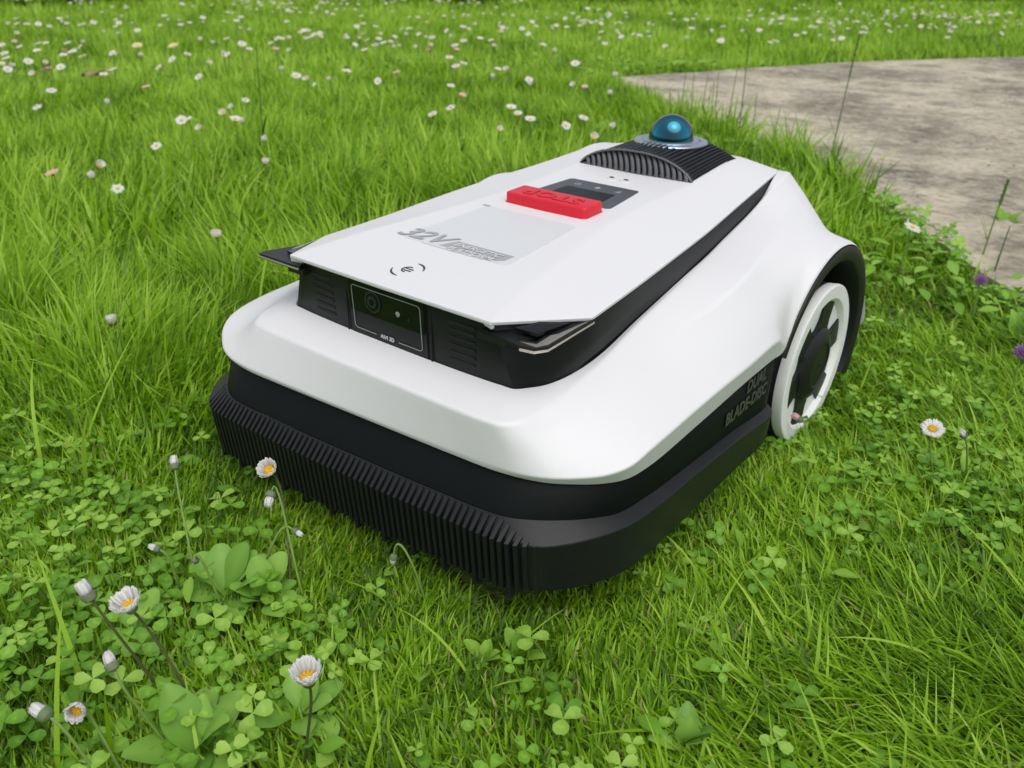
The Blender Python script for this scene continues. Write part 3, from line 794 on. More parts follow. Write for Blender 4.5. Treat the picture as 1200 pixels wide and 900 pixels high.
def blades(name, x, y, L, W, lean, bend, head, tint, segs=3, twist=None, z0=None):
    n = len(x); tw = rng.uniform(-.6, .6, n) if twist is None else twist
    hx, hy = np.cos(head), np.sin(head)
    fa = head+math.pi/2+tw; sx, sy = np.cos(fa), np.sin(fa)
    T = np.linspace(0, 1, segs+1); pts = []
    z0 = np.full(n, GZ) if z0 is None else z0
    px = x.copy(); pz = z0.copy(); py = y.copy()
    nv = 2*segs+1; V = np.empty((n, nv, 3)); ang = lean.copy()
    for k in range(segs+1):
        t = T[k]
        if k:
            ang = lean+bend*(t-.5/segs)
            dl = L/segs
            px = px+np.sin(ang)*dl*hx; py = py+np.sin(ang)*dl*hy; pz = np.maximum(pz+np.cos(ang)*dl, z0+.0015)
        w = W*.5*(1-t**2.2)*(0.75+.25*min(1, t*4+.2))
        if k < segs:
            V[:, 2*k, 0] = px-sx*w; V[:, 2*k, 1] = py-sy*w; V[:, 2*k, 2] = pz
            V[:, 2*k+1, 0] = px+sx*w; V[:, 2*k+1, 1] = py+sy*w; V[:, 2*k+1, 2] = pz
        else:
            V[:, 2*k, 0] = px; V[:, 2*k, 1] = py; V[:, 2*k, 2] = pz
    loops = []; lt = []
    for k in range(segs-1):
        loops += [2*k, 2*k+1, 2*k+3, 2*k+2]; lt.append(4)
    k = segs-1; loops += [2*k, 2*k+1, 2*k+2]; lt.append(3)
    loops = np.array(loops); lt = np.array(lt)
    return raw_mesh(name, V.reshape(-1, 3), (loops[None, :]+(np.arange(n)*nv)[:, None]).ravel(), np.tile(lt, n), np.repeat(tint, nv), M_GRASS)

def raw_mesh(name, V, loops, totals, tint, mat_):
    me = bpy.data.meshes.new(name)
    me.vertices.add(len(V)); me.vertices.foreach_set('co', V.astype(np.float32).ravel())
    me.loops.add(len(loops)); me.loops.foreach_set('vertex_index', loops.astype(np.int32))
    me.polygons.add(len(totals)); st = np.concatenate([[0], np.cumsum(totals)[:-1]])
    me.polygons.foreach_set('loop_start', st.astype(np.int32)); me.polygons.foreach_set('loop_total', totals.astype(np.int32))
    me.polygons.foreach_set('use_smooth', np.ones(len(totals), bool))
    me.update(calc_edges=True)
    at = me.attributes.new('tint', 'FLOAT', 'POINT'); at.data.foreach_set('value', np.clip(tint, 0, 1).astype(np.float32))
    me.materials.append(mat_)
    o = link(bpy.data.objects.new(name, me)); o['kind'] = 'stuff'
    return o

def dist_cam(x, y): return np.hypot(x-CAM_POS.x, y-CAM_POS.y)

# lawn character: long blades on the left and far lawn, short trodden turf in front, medium on the right
def zone(x, y):
    long_ = np.clip((-.20-x-.15*np.maximum(0, -y))/.14, 0, 1)*np.clip((y+.12)/.12, 0, 1)
    long_ = np.maximum(long_, np.clip((y-.62)/.15, 0, 1)*np.clip((.15-x)/.2, 0, 1))
    right = np.clip((x-.21)/.10, 0, 1)*np.clip((y+.1)/.15, 0, 1)
    return long_, right

def make_grass(name, n, d0, d1, segs, wmul, lmul, filt=None):
    x, y = visible_pts(n, d0, d1)
    keep = ~in_slab(x, y) & ~under_mower(x, y)
    x, y = x[keep], y[keep]; n = len(x)
    lo, ri = zone(x, y); p1 = tri_noise(x, y, .16, 1); p2 = tri_noise(x, y, .045, 2); p3 = tri_noise(x, y, .7, 5)
    edge_ = in_slab(x, y, .22)
    far = np.clip((dist_cam(x, y)-1.6)/1.0, 0, 1)
    tuft = np.clip(tri_noise(x, y, .085, 31)*1.6, -.6, 1.4)
    L = .021+.026*ri*np.clip((x-.30)/.2, 0, 1)+.012*ri*(1+.4*p1)+(.068-.026*far)*lo*(1+.35*p1+.25*p2+.35*tuft)+.018*edge_*(y < 2.2)
    L *= rng.uniform(.45, 1.35, n)*lmul*(1+.15*p2)
    # keep the blades right against the mower low so that they do not cover it
    near = (np.abs(x) < .30) & (y > -.06) & (y < .62); L = np.where(near, np.minimum(L, .055), L)
    nf = (np.abs(x) < .23) & (y > -.05) & (y < .10); L = np.where(nf, np.minimum(L, .028), L)
    inn_ = (np.abs(x) < .222) & (y > -.005) & (y < .57); L = np.where(inn_, np.minimum(L, rng.uniform(.018, .036, n)), L)
    W = rng.uniform(.0012, .0030, n)*wmul*(1+.55*lo)
    thin = (rng.random(n) > .30*lo*(1-far)); W = np.where(thin, W, .0001)
    W = np.where(rng.random(n) < .10, W*1.6, W)
    lean = np.abs(rng.normal(.30, .28, n))+.15*(1-lo)
    bend = rng.uniform(.2, 1.5, n)
    flow = 2.6+1.5*tri_noise(x, y, .25, 6)          # neighbouring blades lie over the same way
    head = np.where(rng.random(n) < .60, flow+rng.normal(0, .6, n), rng.uniform(0, 6.283, n))
    lean = np.where(ri > .6, lean+.35, lean)
    tint = .40+.26*p1+.18*p2+.16*p3+rng.normal(0, .23, n)+.07*lo-.03*ri
    tint = np.clip(tint, .02, .88); dead = rng.random(n) < np.where((lo < .3), .055, .018); tint = np.where(dead, rng.uniform(.93, 1, n), tint)
    L = np.where(dead, L*.7, L)
    return blades(name, x, y, L, W, lean, bend, head, tint, segs)

make_grass('grass', 205000, .04, 1.15, 3, 1.0, 1.0)
make_grass('grass', 60000, .04, 1.05, 2, .7, .5)               # fine undergrowth
make_grass('grass', 170000, 1.10, 3.2, 2, 1.6, 1.0)
make_grass('grass', 150000, 3.1, 7.0, 1, 3.6, .92)
make_grass('grass', 120000, 6.9, 16.0, 1, 7.5, 1.0)

# ------------------------------------------------------------------ clover and other small leaves (ground cover)
M_CLOVER, rc = leaf_mat('clover_leaf', (.11, .27, .022), (.44, .66, .12), trans=.36, rough=.5)
q = rc.color_ramp.elements.new(.5); q.color = (.22, .46, .04, 1)
def leaf_template(kind):
    """flat verts (x, y, z), faces, tint offsets; unit size, stalk end at the origin"""
    V, F, T = [], [], []
    if kind == 'clover':
        for k in range(3):
            a = 2*math.pi*k/3+.3; ca, sa = math.cos(a), math.sin(a); b0 = len(V)
            out = [(0, 0), (.25, .22), (.55, .40), (.85, .38), (1.0, .20), (.93, 0), (1.0, -.20), (.85, -.38), (.55, -.40), (.25, -.22)]
            mid_ = [(.30, 0), (.55, 0), (.72, 0)]
            for (u, v) in out+mid_:
                z = .16*abs(v)/.4+.10*u-.10*u*u*1.3
                V.append((u*ca-v*sa, u*sa+v*ca, z)); T.append(.05 if (u, v) != (.55, 0) else .35)
            m0, m1, m2 = b0+10, b0+11, b0+12
            for f in ((0, 1, 10), (1, 2, 11, 10), (2, 3, 12, 11), (3, 4, 5, 12), (0, 10, 9), (9, 10, 11, 8), (8, 11, 12, 7), (7, 12, 5, 6)): F.append(tuple(b0+i for i in f))
    else:                                                    # spoon-shaped or oval leaf along +x
        W = {'spoon': (.05, .07, .12, .22, .27, .22, .10), 'oval': (.05, .16, .25, .29, .26, .17, .06)}[kind]
        n = len(W)
        for i, w in enumerate(W):
            u = i/(n-1); z = .30*math.sin(u*2.2)*.6
            V += [(u, w, z+.05), (u, 0, z), (u, -w, z+.05)]; T += [0, .12, 0]
        for i in range(n-1):
            a = 3*i; F += [(a, a+1, a+4, a+3), (a+1, a+2, a+5, a+4)]
    return np.array(V, float), F, np.array(T, float)

def scatter_leaves(name, kind, x, y, z, size, yaw, tilt, tdir, tint, mat_, stems=True):
    V0, F0, T0 = leaf_template(kind); n = len(x); nv = len(V0)
    cy_, sy_ = np.cos(yaw), np.sin(yaw)
    P_ = V0[None]*size[:, None, None]
    X = P_[:, :, 0]*cy_[:, None]-P_[:, :, 1]*sy_[:, None]; Y = P_[:, :, 0]*sy_[:, None]+P_[:, :, 1]*cy_[:, None]; Z = P_[:, :, 2]
    ax, ay = np.cos(tdir), np.sin(tdir); d = X*ax[:, None]+Y*ay[:, None]; ct, st_ = np.cos(tilt)[:, None], np.sin(tilt)[:, None]
    X2 = X+ax[:, None]*(d*(ct-1)+Z*st_); Y2 = Y+ay[:, None]*(d*(ct-1)+Z*st_); Z2 = Z*ct-d*st_
    V = np.stack([X2+x[:, None], Y2+y[:, None], np.maximum(Z2+z[:, None], GZ+.001)], 2).reshape(-1, 3)
    fl = np.concatenate([np.array(f) for f in F0]); lt = np.array([len(f) for f in F0])
    loops = (fl[None]+(np.arange(n)*nv)[:, None]).ravel(); tot = np.tile(lt, n); tn = (tint[:, None]+T0[None]).ravel()
    if stems:                                                # thin stalks: three-sided
        b0 = len(V); bx = x+rng.normal(0, .006, n); by = y+rng.normal(0, .006, n); r_ = .0006
        S = []
        for (qx, qy, qz) in ((bx, by, np.full(n, GZ)), ((bx+x)/2+.002, (by+y)/2, (z+GZ)/2+.004), (x, y, z)):
            for k in range(3): S.append(np.stack([qx+r_*math.cos(2.1*k), qy+r_*math.sin(2.1*k), qz], 1))
        S = np.stack(S, 1).reshape(-1, 3); sf = []
        for a in (0, 3):
            for k in range(3): sf.append([a+k, a+(k+1) % 3, a+3+(k+1) % 3, a+3+k])
        sf = np.array(sf)
        V = np.concatenate([V, S]); loops = np.concatenate([loops, (sf.ravel()[None]+b0+(np.arange(n)*9)[:, None]).ravel()])
        tot = np.concatenate([tot, np.full(n*6, 4)]); tn = np.concatenate([tn, np.repeat(np.clip(tint+.15, 0, 1), 9)])
    return raw_mesh(name, V, loops, tot, tn, mat_)

def ground_pts(n, x0, x1, y0, y1, dens):
    x = rng.uniform(x0, x1, n); y = rng.uniform(y0, y1, n)
    k = (rng.random(n) < dens(x, y)) & ~in_slab(x, y) & ~under_mower(x, y, .005); return x[k], y[k]
def clover_density(x, y):
    p = tri_noise(x, y, .07, 11)*.5+tri_noise(x, y, .2, 12)*.5
    d = np.clip(.18+1.2*p, 0, 1)*.5
    d = np.where((x < .12) & (y < -.05), np.clip(.6+.9*p, .15, 1), d)       # thick at the lower left
    d = np.where((x > .28) & (y > .25), np.clip(.45+1.1*p, .08, 1), d)      # and right of the wheel
    d = np.where((x < -.2) & (y > -.02), d*.35, d)
    return d
x, y = ground_pts(13000, -.75, .95, -.32, 1.35, clover_density); n = len(x)
lo, ri = zone(x, y)
scatter_leaves('clover_cover', 'clover', x, y, GZ+rng.uniform(.010, .034, n)+.012*lo, rng.uniform(.0060, .0135, n), rng.uniform(0, 6.28, n), np.abs(rng.normal(0, .30, n)), rng.uniform(0, 6.28, n), rng.uniform(.0, .9, n), M_CLOVER)
x, y = ground_pts(5200, -.75, .95, -.32, 1.35, lambda x, y: .12+.55*np.clip(tri_noise(x, y, .10, 13), 0, 1)); n = len(x)
scatter_leaves('small_leaf_cover', 'oval', x, y, GZ+rng.uniform(.004, .020, n), rng.uniform(.010, .022, n), rng.uniform(0, 6.28, n), np.abs(rng.normal(0, .5, n)), rng.uniform(0, 6.28, n), rng.uniform(.1, .7, n), M_CLOVER, stems=False)
# broad leaves further back, seen small
x, y = ground_pts(16000, -3.0, 1.0, .3, 3.4, lambda x, y: np.clip(.10+.9*tri_noise(x, y, .3, 14), 0, .6)); n = len(x)
scatter_leaves('leaf_cover', 'oval', x, y, GZ+rng.uniform(.012, .045, n), rng.uniform(.016, .032, n), rng.uniform(0, 6.28, n), np.abs(rng.normal(0, .5, n)), rng.uniform(0, 6.28, n), rng.uniform(.15, .8, n), M_CLOVER, stems=False)
# ring of weeds along the slab's edge, incl. behind the mower
x, y = ground_pts(30000, -1.6, 1.0, .3, 3.2, lambda x, y: in_slab(x, y, .16)*np.clip(.5+.8*tri_noise(x, y, .12, 15), 0, 1)); n = len(x)
xx_, yy_ = ground_pts(9000, -.6, .9, .6, 2.0, lambda x, y: in_slab(x, y, .10)*np.clip(.6+.8*tri_noise(x, y, .10, 16), 0, 1))
x = np.concatenate([x, xx_]); y = np.concatenate([y, yy_]); n = len(x)
scatter_leaves('edge_weed_cover', 'clover', x, y, GZ+rng.uniform(.012, .060, n), rng.uniform(.010, .018, n), rng.uniform(0, 6.28, n), np.abs(rng.normal(0, .4, n)), rng.uniform(0, 6.28, n), rng.uniform(.2, .85, n), M_CLOVER, stems=False)
# grit on the concrete
gx = rng.uniform(-1.4, 2.6, 9000); gy = rng.uniform(.9, 5.0, 9000); k_ = in_slab(gx, gy) & (rng.random(9000) < np.clip(.25+.6*tri_noise(gx, gy, .3, 41), 0, 1)); gx, gy = gx[k_], gy[k_]; n = len(gx)
T4 = np.array([(1, 0, 0), (-.5, .8, 0), (-.5, -.8, 0), (0, 0, .9)]); V = np.stack([gx, gy, np.full(n, .0028)], 1)[:, None]+T4[None]*rng.uniform(.0015, .006, n)[:, None, None]*rng.uniform(.6, 1.3, (n, 4, 1))
raw_mesh('concrete_grit', V.reshape(-1, 3), (np.array([0, 1, 3, 1, 2, 3, 2, 0, 3])[None]+(np.arange(n)*4)[:, None]).ravel(), np.full(n*3, 3), np.zeros(n*4), mat('grit', (.24, .21, .16), .9, noise=(3, .5)))
# a few conspicuous long blades
def long_blades():
    B_ = [(-.42, .10, .14, .0042, .5, 1.2, 3.6), (-.36, .20, .17, .0040, .35, 1.5, .2), (-.30, .02, .12, .0046, .45, 1.1, 2.8), (-.27, -.06, .11, .0045, .3, .9, 3.9),
          (.10, -.17, .075, .0040, .08, .15, 1.2), (.040, -.215, .075, .0042, .10, .1, .4), (.17, -.13, .055, .0038, .3, .5, 1.8), (.02, -.24, .11, .0042, .5, .4, 2.4), (-.02, -.20, .12, .0038, .55, .5, 2.9),
          (.30, .03, .085, .0036, .9, .5, 4.2), (.33, .12, .10, .0036, .8, .9, 2.6), (.27, .26, .09, .0030, .7, .9, 2.8), (.25, .16, .08, .0026, .5, 1.2, 3.0), (.42, .20, .11, .0038, .8, .8, 3.9), (.38, .33, .10, .0034, .7, 1.0, 3.2), (.47, .28, .12, .0036, .8, .7, 2.7)]
    A_ = np.array(B_); k = 26                          # plus a scatter of strays on the left
    ex = rng.uniform(-1.6, -.26, 750); ey = rng.uniform(-.10, 1.9, 750)
    E_ = np.stack([ex, ey, rng.uniform(.09, .19, 750), rng.uniform(.0026, .0048, 750), rng.uniform(.05, .6, 750), rng.uniform(.2, 1.6, 750), rng.uniform(0, 6.28, 750)], 1)
    k_ = 160; gx = rng.uniform(.0, .8, k_); gy = rng.uniform(-.28, .6, k_); ok = ~under_mower(gx, gy, .04)
    G_ = np.stack([gx, gy, rng.uniform(.04, .085, k_), rng.uniform(.0020, .0036, k_), rng.uniform(.4, 1.0, k_), rng.uniform(.3, 1.2, k_), rng.normal(2.8, .9, k_)], 1)[ok]
    A_ = np.concatenate([A_, E_, G_])
    return blades('long_grass', A_[:, 0], A_[:, 1], A_[:, 2], A_[:, 3], A_[:, 4], A_[:, 5], A_[:, 6], rng.uniform(.45, .88, len(A_)), 6, twist=rng.uniform(-.3, .3, len(A_)))
long_blades()

# ------------------------------------------------------------------ daisies
M_PETAL = leaf_mat('daisy_petal', (.88, .88, .86), (.92, .92, .90), trans=.42, rough=.6, attr=False)[0]
M_PINKP = leaf_mat('pink_petal', (.70, .38, .42), (.80, .62, .62), trans=.25, rough=.6, attr=False)[0]
M_YELLOW = mat('daisy_disc', (.80, .46, .02), .8, noise=(900, .3), bump=(900, 1.))
M_PALEY = leaf_mat('cream_petal', (.74, .66, .36), (.78, .70, .45), trans=.25, rough=.6, attr=False)[0]
M_STEM = mat('flower_stem', (.16, .27, .05), .6, noise=(80, .3))
M_STEMB = mat('dark_flower_stem', (.075, .085, .03), .6, noise=(80, .3))
M_CALYX = mat('calyx_green', (.12, .18, .07), .7, noise=(300, .4))
M_GREYC = mat('grey_calyx', (.15, .19, .10), .7, noise=(300, .4))
M_PURPLE = leaf_mat('purple_floret', (.30, .13, .36), (.52, .30, .55), trans=.2, rough=.6, attr=False)[0]

def petal_bm(bm, R_, opening, n, w, layers=1, mi=0, frame_=None):
    """opening 0 = closed bud, 1 = flat open; petals grow from radius r0 outwards around +z"""
    F_ = frame_ or Matrix.Identity(4)
    for ly in range(layers):
        for k in range(n):
            a = 2*math.pi*(k+.5*ly+random.uniform(-.15, .15))/n; el = rad(88-opening*82)+random.uniform(-.08, .08)+ly*.12
            ln = R_*random.uniform(.86, 1.06); r0 = R_*.24; ww = w*random.uniform(.85, 1.15)
            d = Vector((math.cos(a), math.sin(a), 0)); t_ = Vector((-math.sin(a), math.cos(a), 0)); pts = []
            for u, wu in ((0, .45), (.45, 1.0), (.85, .95), (1., .35)):
                e_ = el+(.35*u if opening < .7 else -.12*u)
                p = d*(r0+ln*u*math.cos(e_)*(.8 if opening < .5 else .78))+Vector((0, 0, ln*u*math.sin(e_)*.85))
                pts.append((F_@(p+t_*ww*wu/2), F_@(p-t_*ww*wu/2)))
            vs_ = [(bm.verts.new(a_), bm.verts.new(b_)) for a_, b_ in pts]
            for (a0, b0), (a1, b1) in zip(vs_, vs_[1:]):
                f = bm.faces.new((a0, b0, b1, a1)); f.material_index = mi

def far_daisy_mesh(petal, opening, seed, stem_h=.105, Rr_=.0105, disc=True):
    random.seed(seed); bm = bmesh.new(); tilt = Matrix.Translation((0, 0, stem_h))@Matrix.Rotation(random.uniform(.30, .95), 4, 'X')@Matrix.Rotation(random.uniform(0, 6.28), 4, 'Z')
    petal_bm(bm, Rr_, opening, 11, Rr_*.46, 1, 0, tilt)
    b0 = len(bm.verts); lathe(bm, [(.0001, .0026), (.0022, .0022), (.0030, .0006), (.0026, -.001)], (0, 0, 0), 'z', 8, mat=1)
    lathe(bm, [(.0030, .0006), (.0024, -.0022), (.0007, -.0035)], (0, 0, 0), 'z', 6, mat=2)
    bm.verts.ensure_lookup_table()
    for v in list(bm.verts)[b0:]: v.co = tilt@v.co
    tube(bm, [(random.uniform(-.01, .01), random.uniform(-.01, .01), 0), (random.uniform(-.006, .006), 0, stem_h*.5), tuple(tilt@Vector((0, 0, -.0032)))], .0008, 4, False, mat=2)
    me = bpy.data.meshes.new('daisy'); bmesh.ops.recalc_face_normals(bm, faces=bm.faces); bm.to_mesh(me); bm.free()
    for m_ in (petal, M_YELLOW, M_STEM): me.materials.append(m_)
    for p in me.polygons: p.use_smooth = True
    return me
FD_W = [far_daisy_mesh(M_PETAL, o_, i, h_) for i, (o_, h_) in enumerate(((.85, .108), (.7, .114), (.6, .104), (.45, .110), (.95, .102)))]
FD_P = [far_daisy_mesh(M_PINKP, o_, 30+i) for i, o_ in enumerate((.5, .8))]
FD_Y = [far_daisy_mesh(M_PALEY, o_, 40+i, Rr_=.014) for i, o_ in enumerate((.7, .9))]
DAISIES = """-4.362,1.656,0;-4.284,1.834,0;-4.427,1.947,0;-3.911,1.561,0;-3.842,1.787,0;-4.473,2.162,0;-4.031,2.037,0;-4.715,2.437,0;-3.328,1.571,0;-3.185,1.341,0;-3.566,1.314,0;-3.356,1.211,0;-2.974,1.071,0;-3.025,1.161,0;-3.058,1.202,0;-2.527,0.901,0;-2.688,1.005,0;-2.52,0.949,0;-2.575,1.038,0;-2.576,1.071,0;-2.388,0.936,0;-2.505,0.841,0;-2.702,0.91,0;-2.398,0.783,0;-2.239,0.788,0;-2.406,0.909,1;-2.871,1.177,1;-2.846,1.203,0;-2.721,1.17,0;-3.098,1.366,0;-2.615,1.227,0;-2.161,0.988,0;-2.141,0.945,0;-1.999,0.723,0;-1.76,0.578,0;-3.479,1.806,0;-3.513,1.724,0;-3.325,1.633,0;-2.848,1.451,2;-2.401,1.213,0;-2.203,1.16,0;-1.873,0.926,1;-2.755,1.549,2;-2.224,1.223,0;-4.877,2.902,0;-3.668,2.034,0;-3.947,2.223,0;-3.735,2.119,0;-3.731,2.179,0;-3.607,2.155,0;-1.901,1.11,0;-2.212,1.345,0;-3.945,2.446,0;-4.641,2.961,0;-2.811,1.701,0;-2.68,1.674,0;-3.588,2.341,0;-4.082,2.736,0;-3.797,2.586,0;-2.952,1.917,0;-3.047,2.06,0;-2.488,1.673,0;-2.346,1.513,0;-3.144,2.175,0;-3.611,2.43,0;-3.54,2.693,0;-2.978,2.381,0;-2.751,2.213,0;-2.597,2.144,0;-3.459,2.946,0;-2.582,1.909,0;-2.428,1.78,1;-2.39,1.821,0;-1.788,1.327,0;-1.75,1.346,0;-1.687,1.336,0;-1.574,1.277,0;-1.541,1.301,0;-1.387,0.871,0;-1.294,0.784,0;-1.501,0.987,0;-1.17,0.748,0;-1.135,0.707,0;-1.245,0.666,0;-1.218,0.673,0;-1.286,0.673,0;-1.096,0.502,0;-0.976,0.663,0;-0.843,0.565,0;-1.538,0.643,0;-1.01,0.346,0;-0.938,0.298,0;-0.996,0.261,1;-0.879,0.306,0;-0.541,0.262,0;-3.136,1.075,0;-2.876,0.974,0;-2.601,0.847,0;-3.31,3.021,0;-2.909,2.627,0;-2.535,2.228,0;-2.342,2.11,0;-2.532,2.329,1;-1.991,1.849,0;-2.95,2.788,0;-2.354,2.254,0;-2.12,2.024,0;-2.1,2.046,0;-2.017,2.014,0;-1.616,1.432,0;-1.376,1.336,0;-1.58,1.607,1;-3.136,3.223,0;-2.678,2.759,0;-2.31,2.374,0;-3.005,3.216,1;-2.289,2.511,0;-2.298,2.481,0;-1.875,2.062,1;-3.166,3.53,0;-2.429,2.754,0;-3.389,3.842,0;-2.021,2.364,0;-1.67,1.949,0;-1.837,2.17,1;-1.635,1.984,0;-1.53,1.829,0;-2.537,2.99,0;-2.455,2.934,0;-2.16,2.572,0;-2.638,3.192,0;-1.95,2.438,0;-1.903,2.454,0;-1.194,1.437,0;-1.05,1.324,1;-0.971,1.194,0;-0.97,1.131,0;-2.696,3.476,0;-2.254,2.944,0;-2.235,2.965,0;-2.276,3.13,0;-2.495,3.496,0;-2.049,2.888,0;-1.304,1.773,0;-1.191,1.615,0;-1.376,1.908,0;-3.592,4.522,0;-0.802,1.216,0;-0.786,1.221,0;-0.735,1.091,0;-0.691,1.144,0;-1.127,1.702,0;-1.05,1.611,0;-1.612,2.416,0;-1.478,2.305,0;-2.257,3.351,0;-2.654,3.849,0;-2.732,4.04,0;-2.059,3.203,0;-1.264,2.136,0;-0.971,1.71,0;-0.706,1.372,0;-0.643,1.211,0;-3.043,4.26,0;-2.598,4.017,0;-2.449,3.855,0;-2.358,3.801,0;-2.244,3.693,0;-2.136,3.618,0;-2.782,4.575,0;-2.693,4.555,0;-1.899,3.264,0;-1.674,2.901,0;-2.39,4.087,0;-1.878,3.378,0;-2.382,4.269,0;-0.956,1.9,0;-0.53,1.227,0;-0.501,1.107,0;-0.93,1.704,1;-0.776,1.597,0;-3.267,5.809,0;-3.052,4.842,0;-1.887,3.391,0;-2.659,4.514,0;-2.502,4.452,0;-2.416,4.1,0;-1.975,3.833,0;-2.267,4.586,0;-2.103,4.334,0;-2.096,4.471,0;-2.318,5.028,0;-1.941,4.438,0;-1.655,3.704,0;-1.902,3.746,0;-1.406,3.184,0;-1.249,2.792,0;-1.193,2.759,0;-1.379,2.951,0;-2.001,4.37,0;-1.541,3.681,0;-1.263,3.222,0;-1.372,3.46,0;-1.125,3.014,0;-1.664,4.077,0;-1.492,3.944,0;-1.398,3.925,0;-2.132,5.417,0;-2.161,5.673,0;-1.971,5.081,0;-1.942,5.372,0;-1.736,5.024,0;-1.108,3.384,0;-1.111,3.449,0;-1.013,3.484,0;-1.544,4.69,0;-1.966,5.792,0;-2.224,6.611,0;-1.926,5.962,0;-1.479,4.765,0;-1.363,4.518,0;-1.082,3.9,0;-1.384,4.678,0;-1.638,5.476,0;-1.071,4.049,0;-1.978,6.7,0;-0.924,3.74,0;-0.953,3.709,0;-1.384,4.872,0;-1.638,5.736,0;-1.369,5.095,0;-1.749,6.305,0;-1.009,4.26,0;-1.226,4.856,0;-0.967,4.161,0;-1.158,4.858,0;-1.447,5.702,0;-1.169,5.117,0;-1.473,6.216,0;-1.167,5.327,0;-1.36,6.18,0;-1.552,7.094,0;-1.226,5.964,0;-1.26,6.3,0;-1.203,6.257,0;-1.077,5.986,0;-1.413,7.417,0;-1.518,7.515,0;-0.652,4.501,0;-0.606,4.278,0;-0.785,5.165,0;-0.905,5.628,0;-0.858,5.597,0;-0.916,5.98,0;-0.757,5.586,0;-1.176,7.952,0;-0.664,5.414,0;-0.789,6.225,0;-0.701,6.089,0;-0.803,6.736,0;-0.617,5.96,0;-0.534,5.559,0;-0.346,4.351,0;-0.46,4.708,0;0.166,0.929,0"""
for i, t in enumerate(DAISIES.split(';')):
    x, y, k = t.split(','); x, y, k = float(x), float(y), int(k)
    if in_slab(np.array([x]), np.array([y]))[0] or under_mower(np.array([x]), np.array([y]), .02)[0]: continue
    me = {0: FD_W, 1: FD_P, 2: FD_Y}[k][random.randrange(5 if k == 0 else 2)]
    o = link(bpy.data.objects.new('daisy', me)); o.location = (x, y, GZ); o.rotation_euler = (0, 0, random.uniform(-1.0, 1.0)+.67)
    s_ = random.uniform(1.0, 1.35)*(1.25 if math.hypot(x-.44, y+.33) > 2.6 else 1); o.scale = (s_, s_, random.uniform(.95, 1.15))
    behind = y > 2.45+2.0*(x+1.4) and x > -1.9 or (x > -1.4 and y > 3.2)
    o['category'] = 'daisy'
    if k == 1: o['label'] = 'pinkish daisy head in the lawn beyond the mower'; o['group'] = 'pink-tinged daisies in the far lawn'
    elif k == 2: o['label'] = 'pale yellow flower head among the white daisies at the upper left'; o['group'] = 'cream flower heads in the far lawn'
    elif behind: o['label'] = 'small white daisy in the strip of lawn beyond the concrete slab'; o['group'] = 'daisies beyond the concrete slab'
    else: o['label'] = 'small white daisy in the open lawn behind and left of the mower'; o['group'] = 'daisies in the lawn behind the mower'

# beyond the individually built ones: the rest of the drifts, as one mass
def drift(n_right, n_left):
    random.seed(77); P_ = []
    while len(P_) < n_right:
        t = random.random(); x = -2.6+3.2*t; y = 3.1+2.2*(x+1.4)*.9+random.uniform(.4, 3.2); 
        if tri_noise(np.array([x]), np.array([y]), .45, 21)[0] > -.1 and not in_slab(np.array([x]), np.array([y]), .1)[0]: P_.append((x, y))
    while len(P_) < n_right+n_left:
        x = random.uniform(-6.2, -2.4); y = random.uniform(1.2, 5.2)
        if tri_noise(np.array([x]), np.array([y]), .5, 22)[0] > .05: P_.append((x, y))
    bm = bmesh.new()
    for x, y in P_:
        me = random.choice(FD_W); b0 = len(bm.verts); f0 = len(bm.faces); bm.from_mesh(me); bm.verts.ensure_lookup_table(); s_ = random.uniform(1.2, 1.6)
        M_ = Matrix.Translation((x, y, GZ))@Matrix.Rotation(random.uniform(-1.2, 1.2)+.67, 4, 'Z')@Matrix.Diagonal((s_, s_, random.uniform(.9, 1.1), 1))
        for v in bm.verts[b0:]: v.co = M_@v.co
    me = bpy.data.meshes.new('daisy_drift'); bm.to_mesh(me); bm.free()
    for m_ in (M_PETAL, M_YELLOW, M_STEM): me.materials.append(m_)
    o = link(bpy.data.objects.new('daisy_drift', me)); o['kind'] = 'stuff'
drift(190, 170)

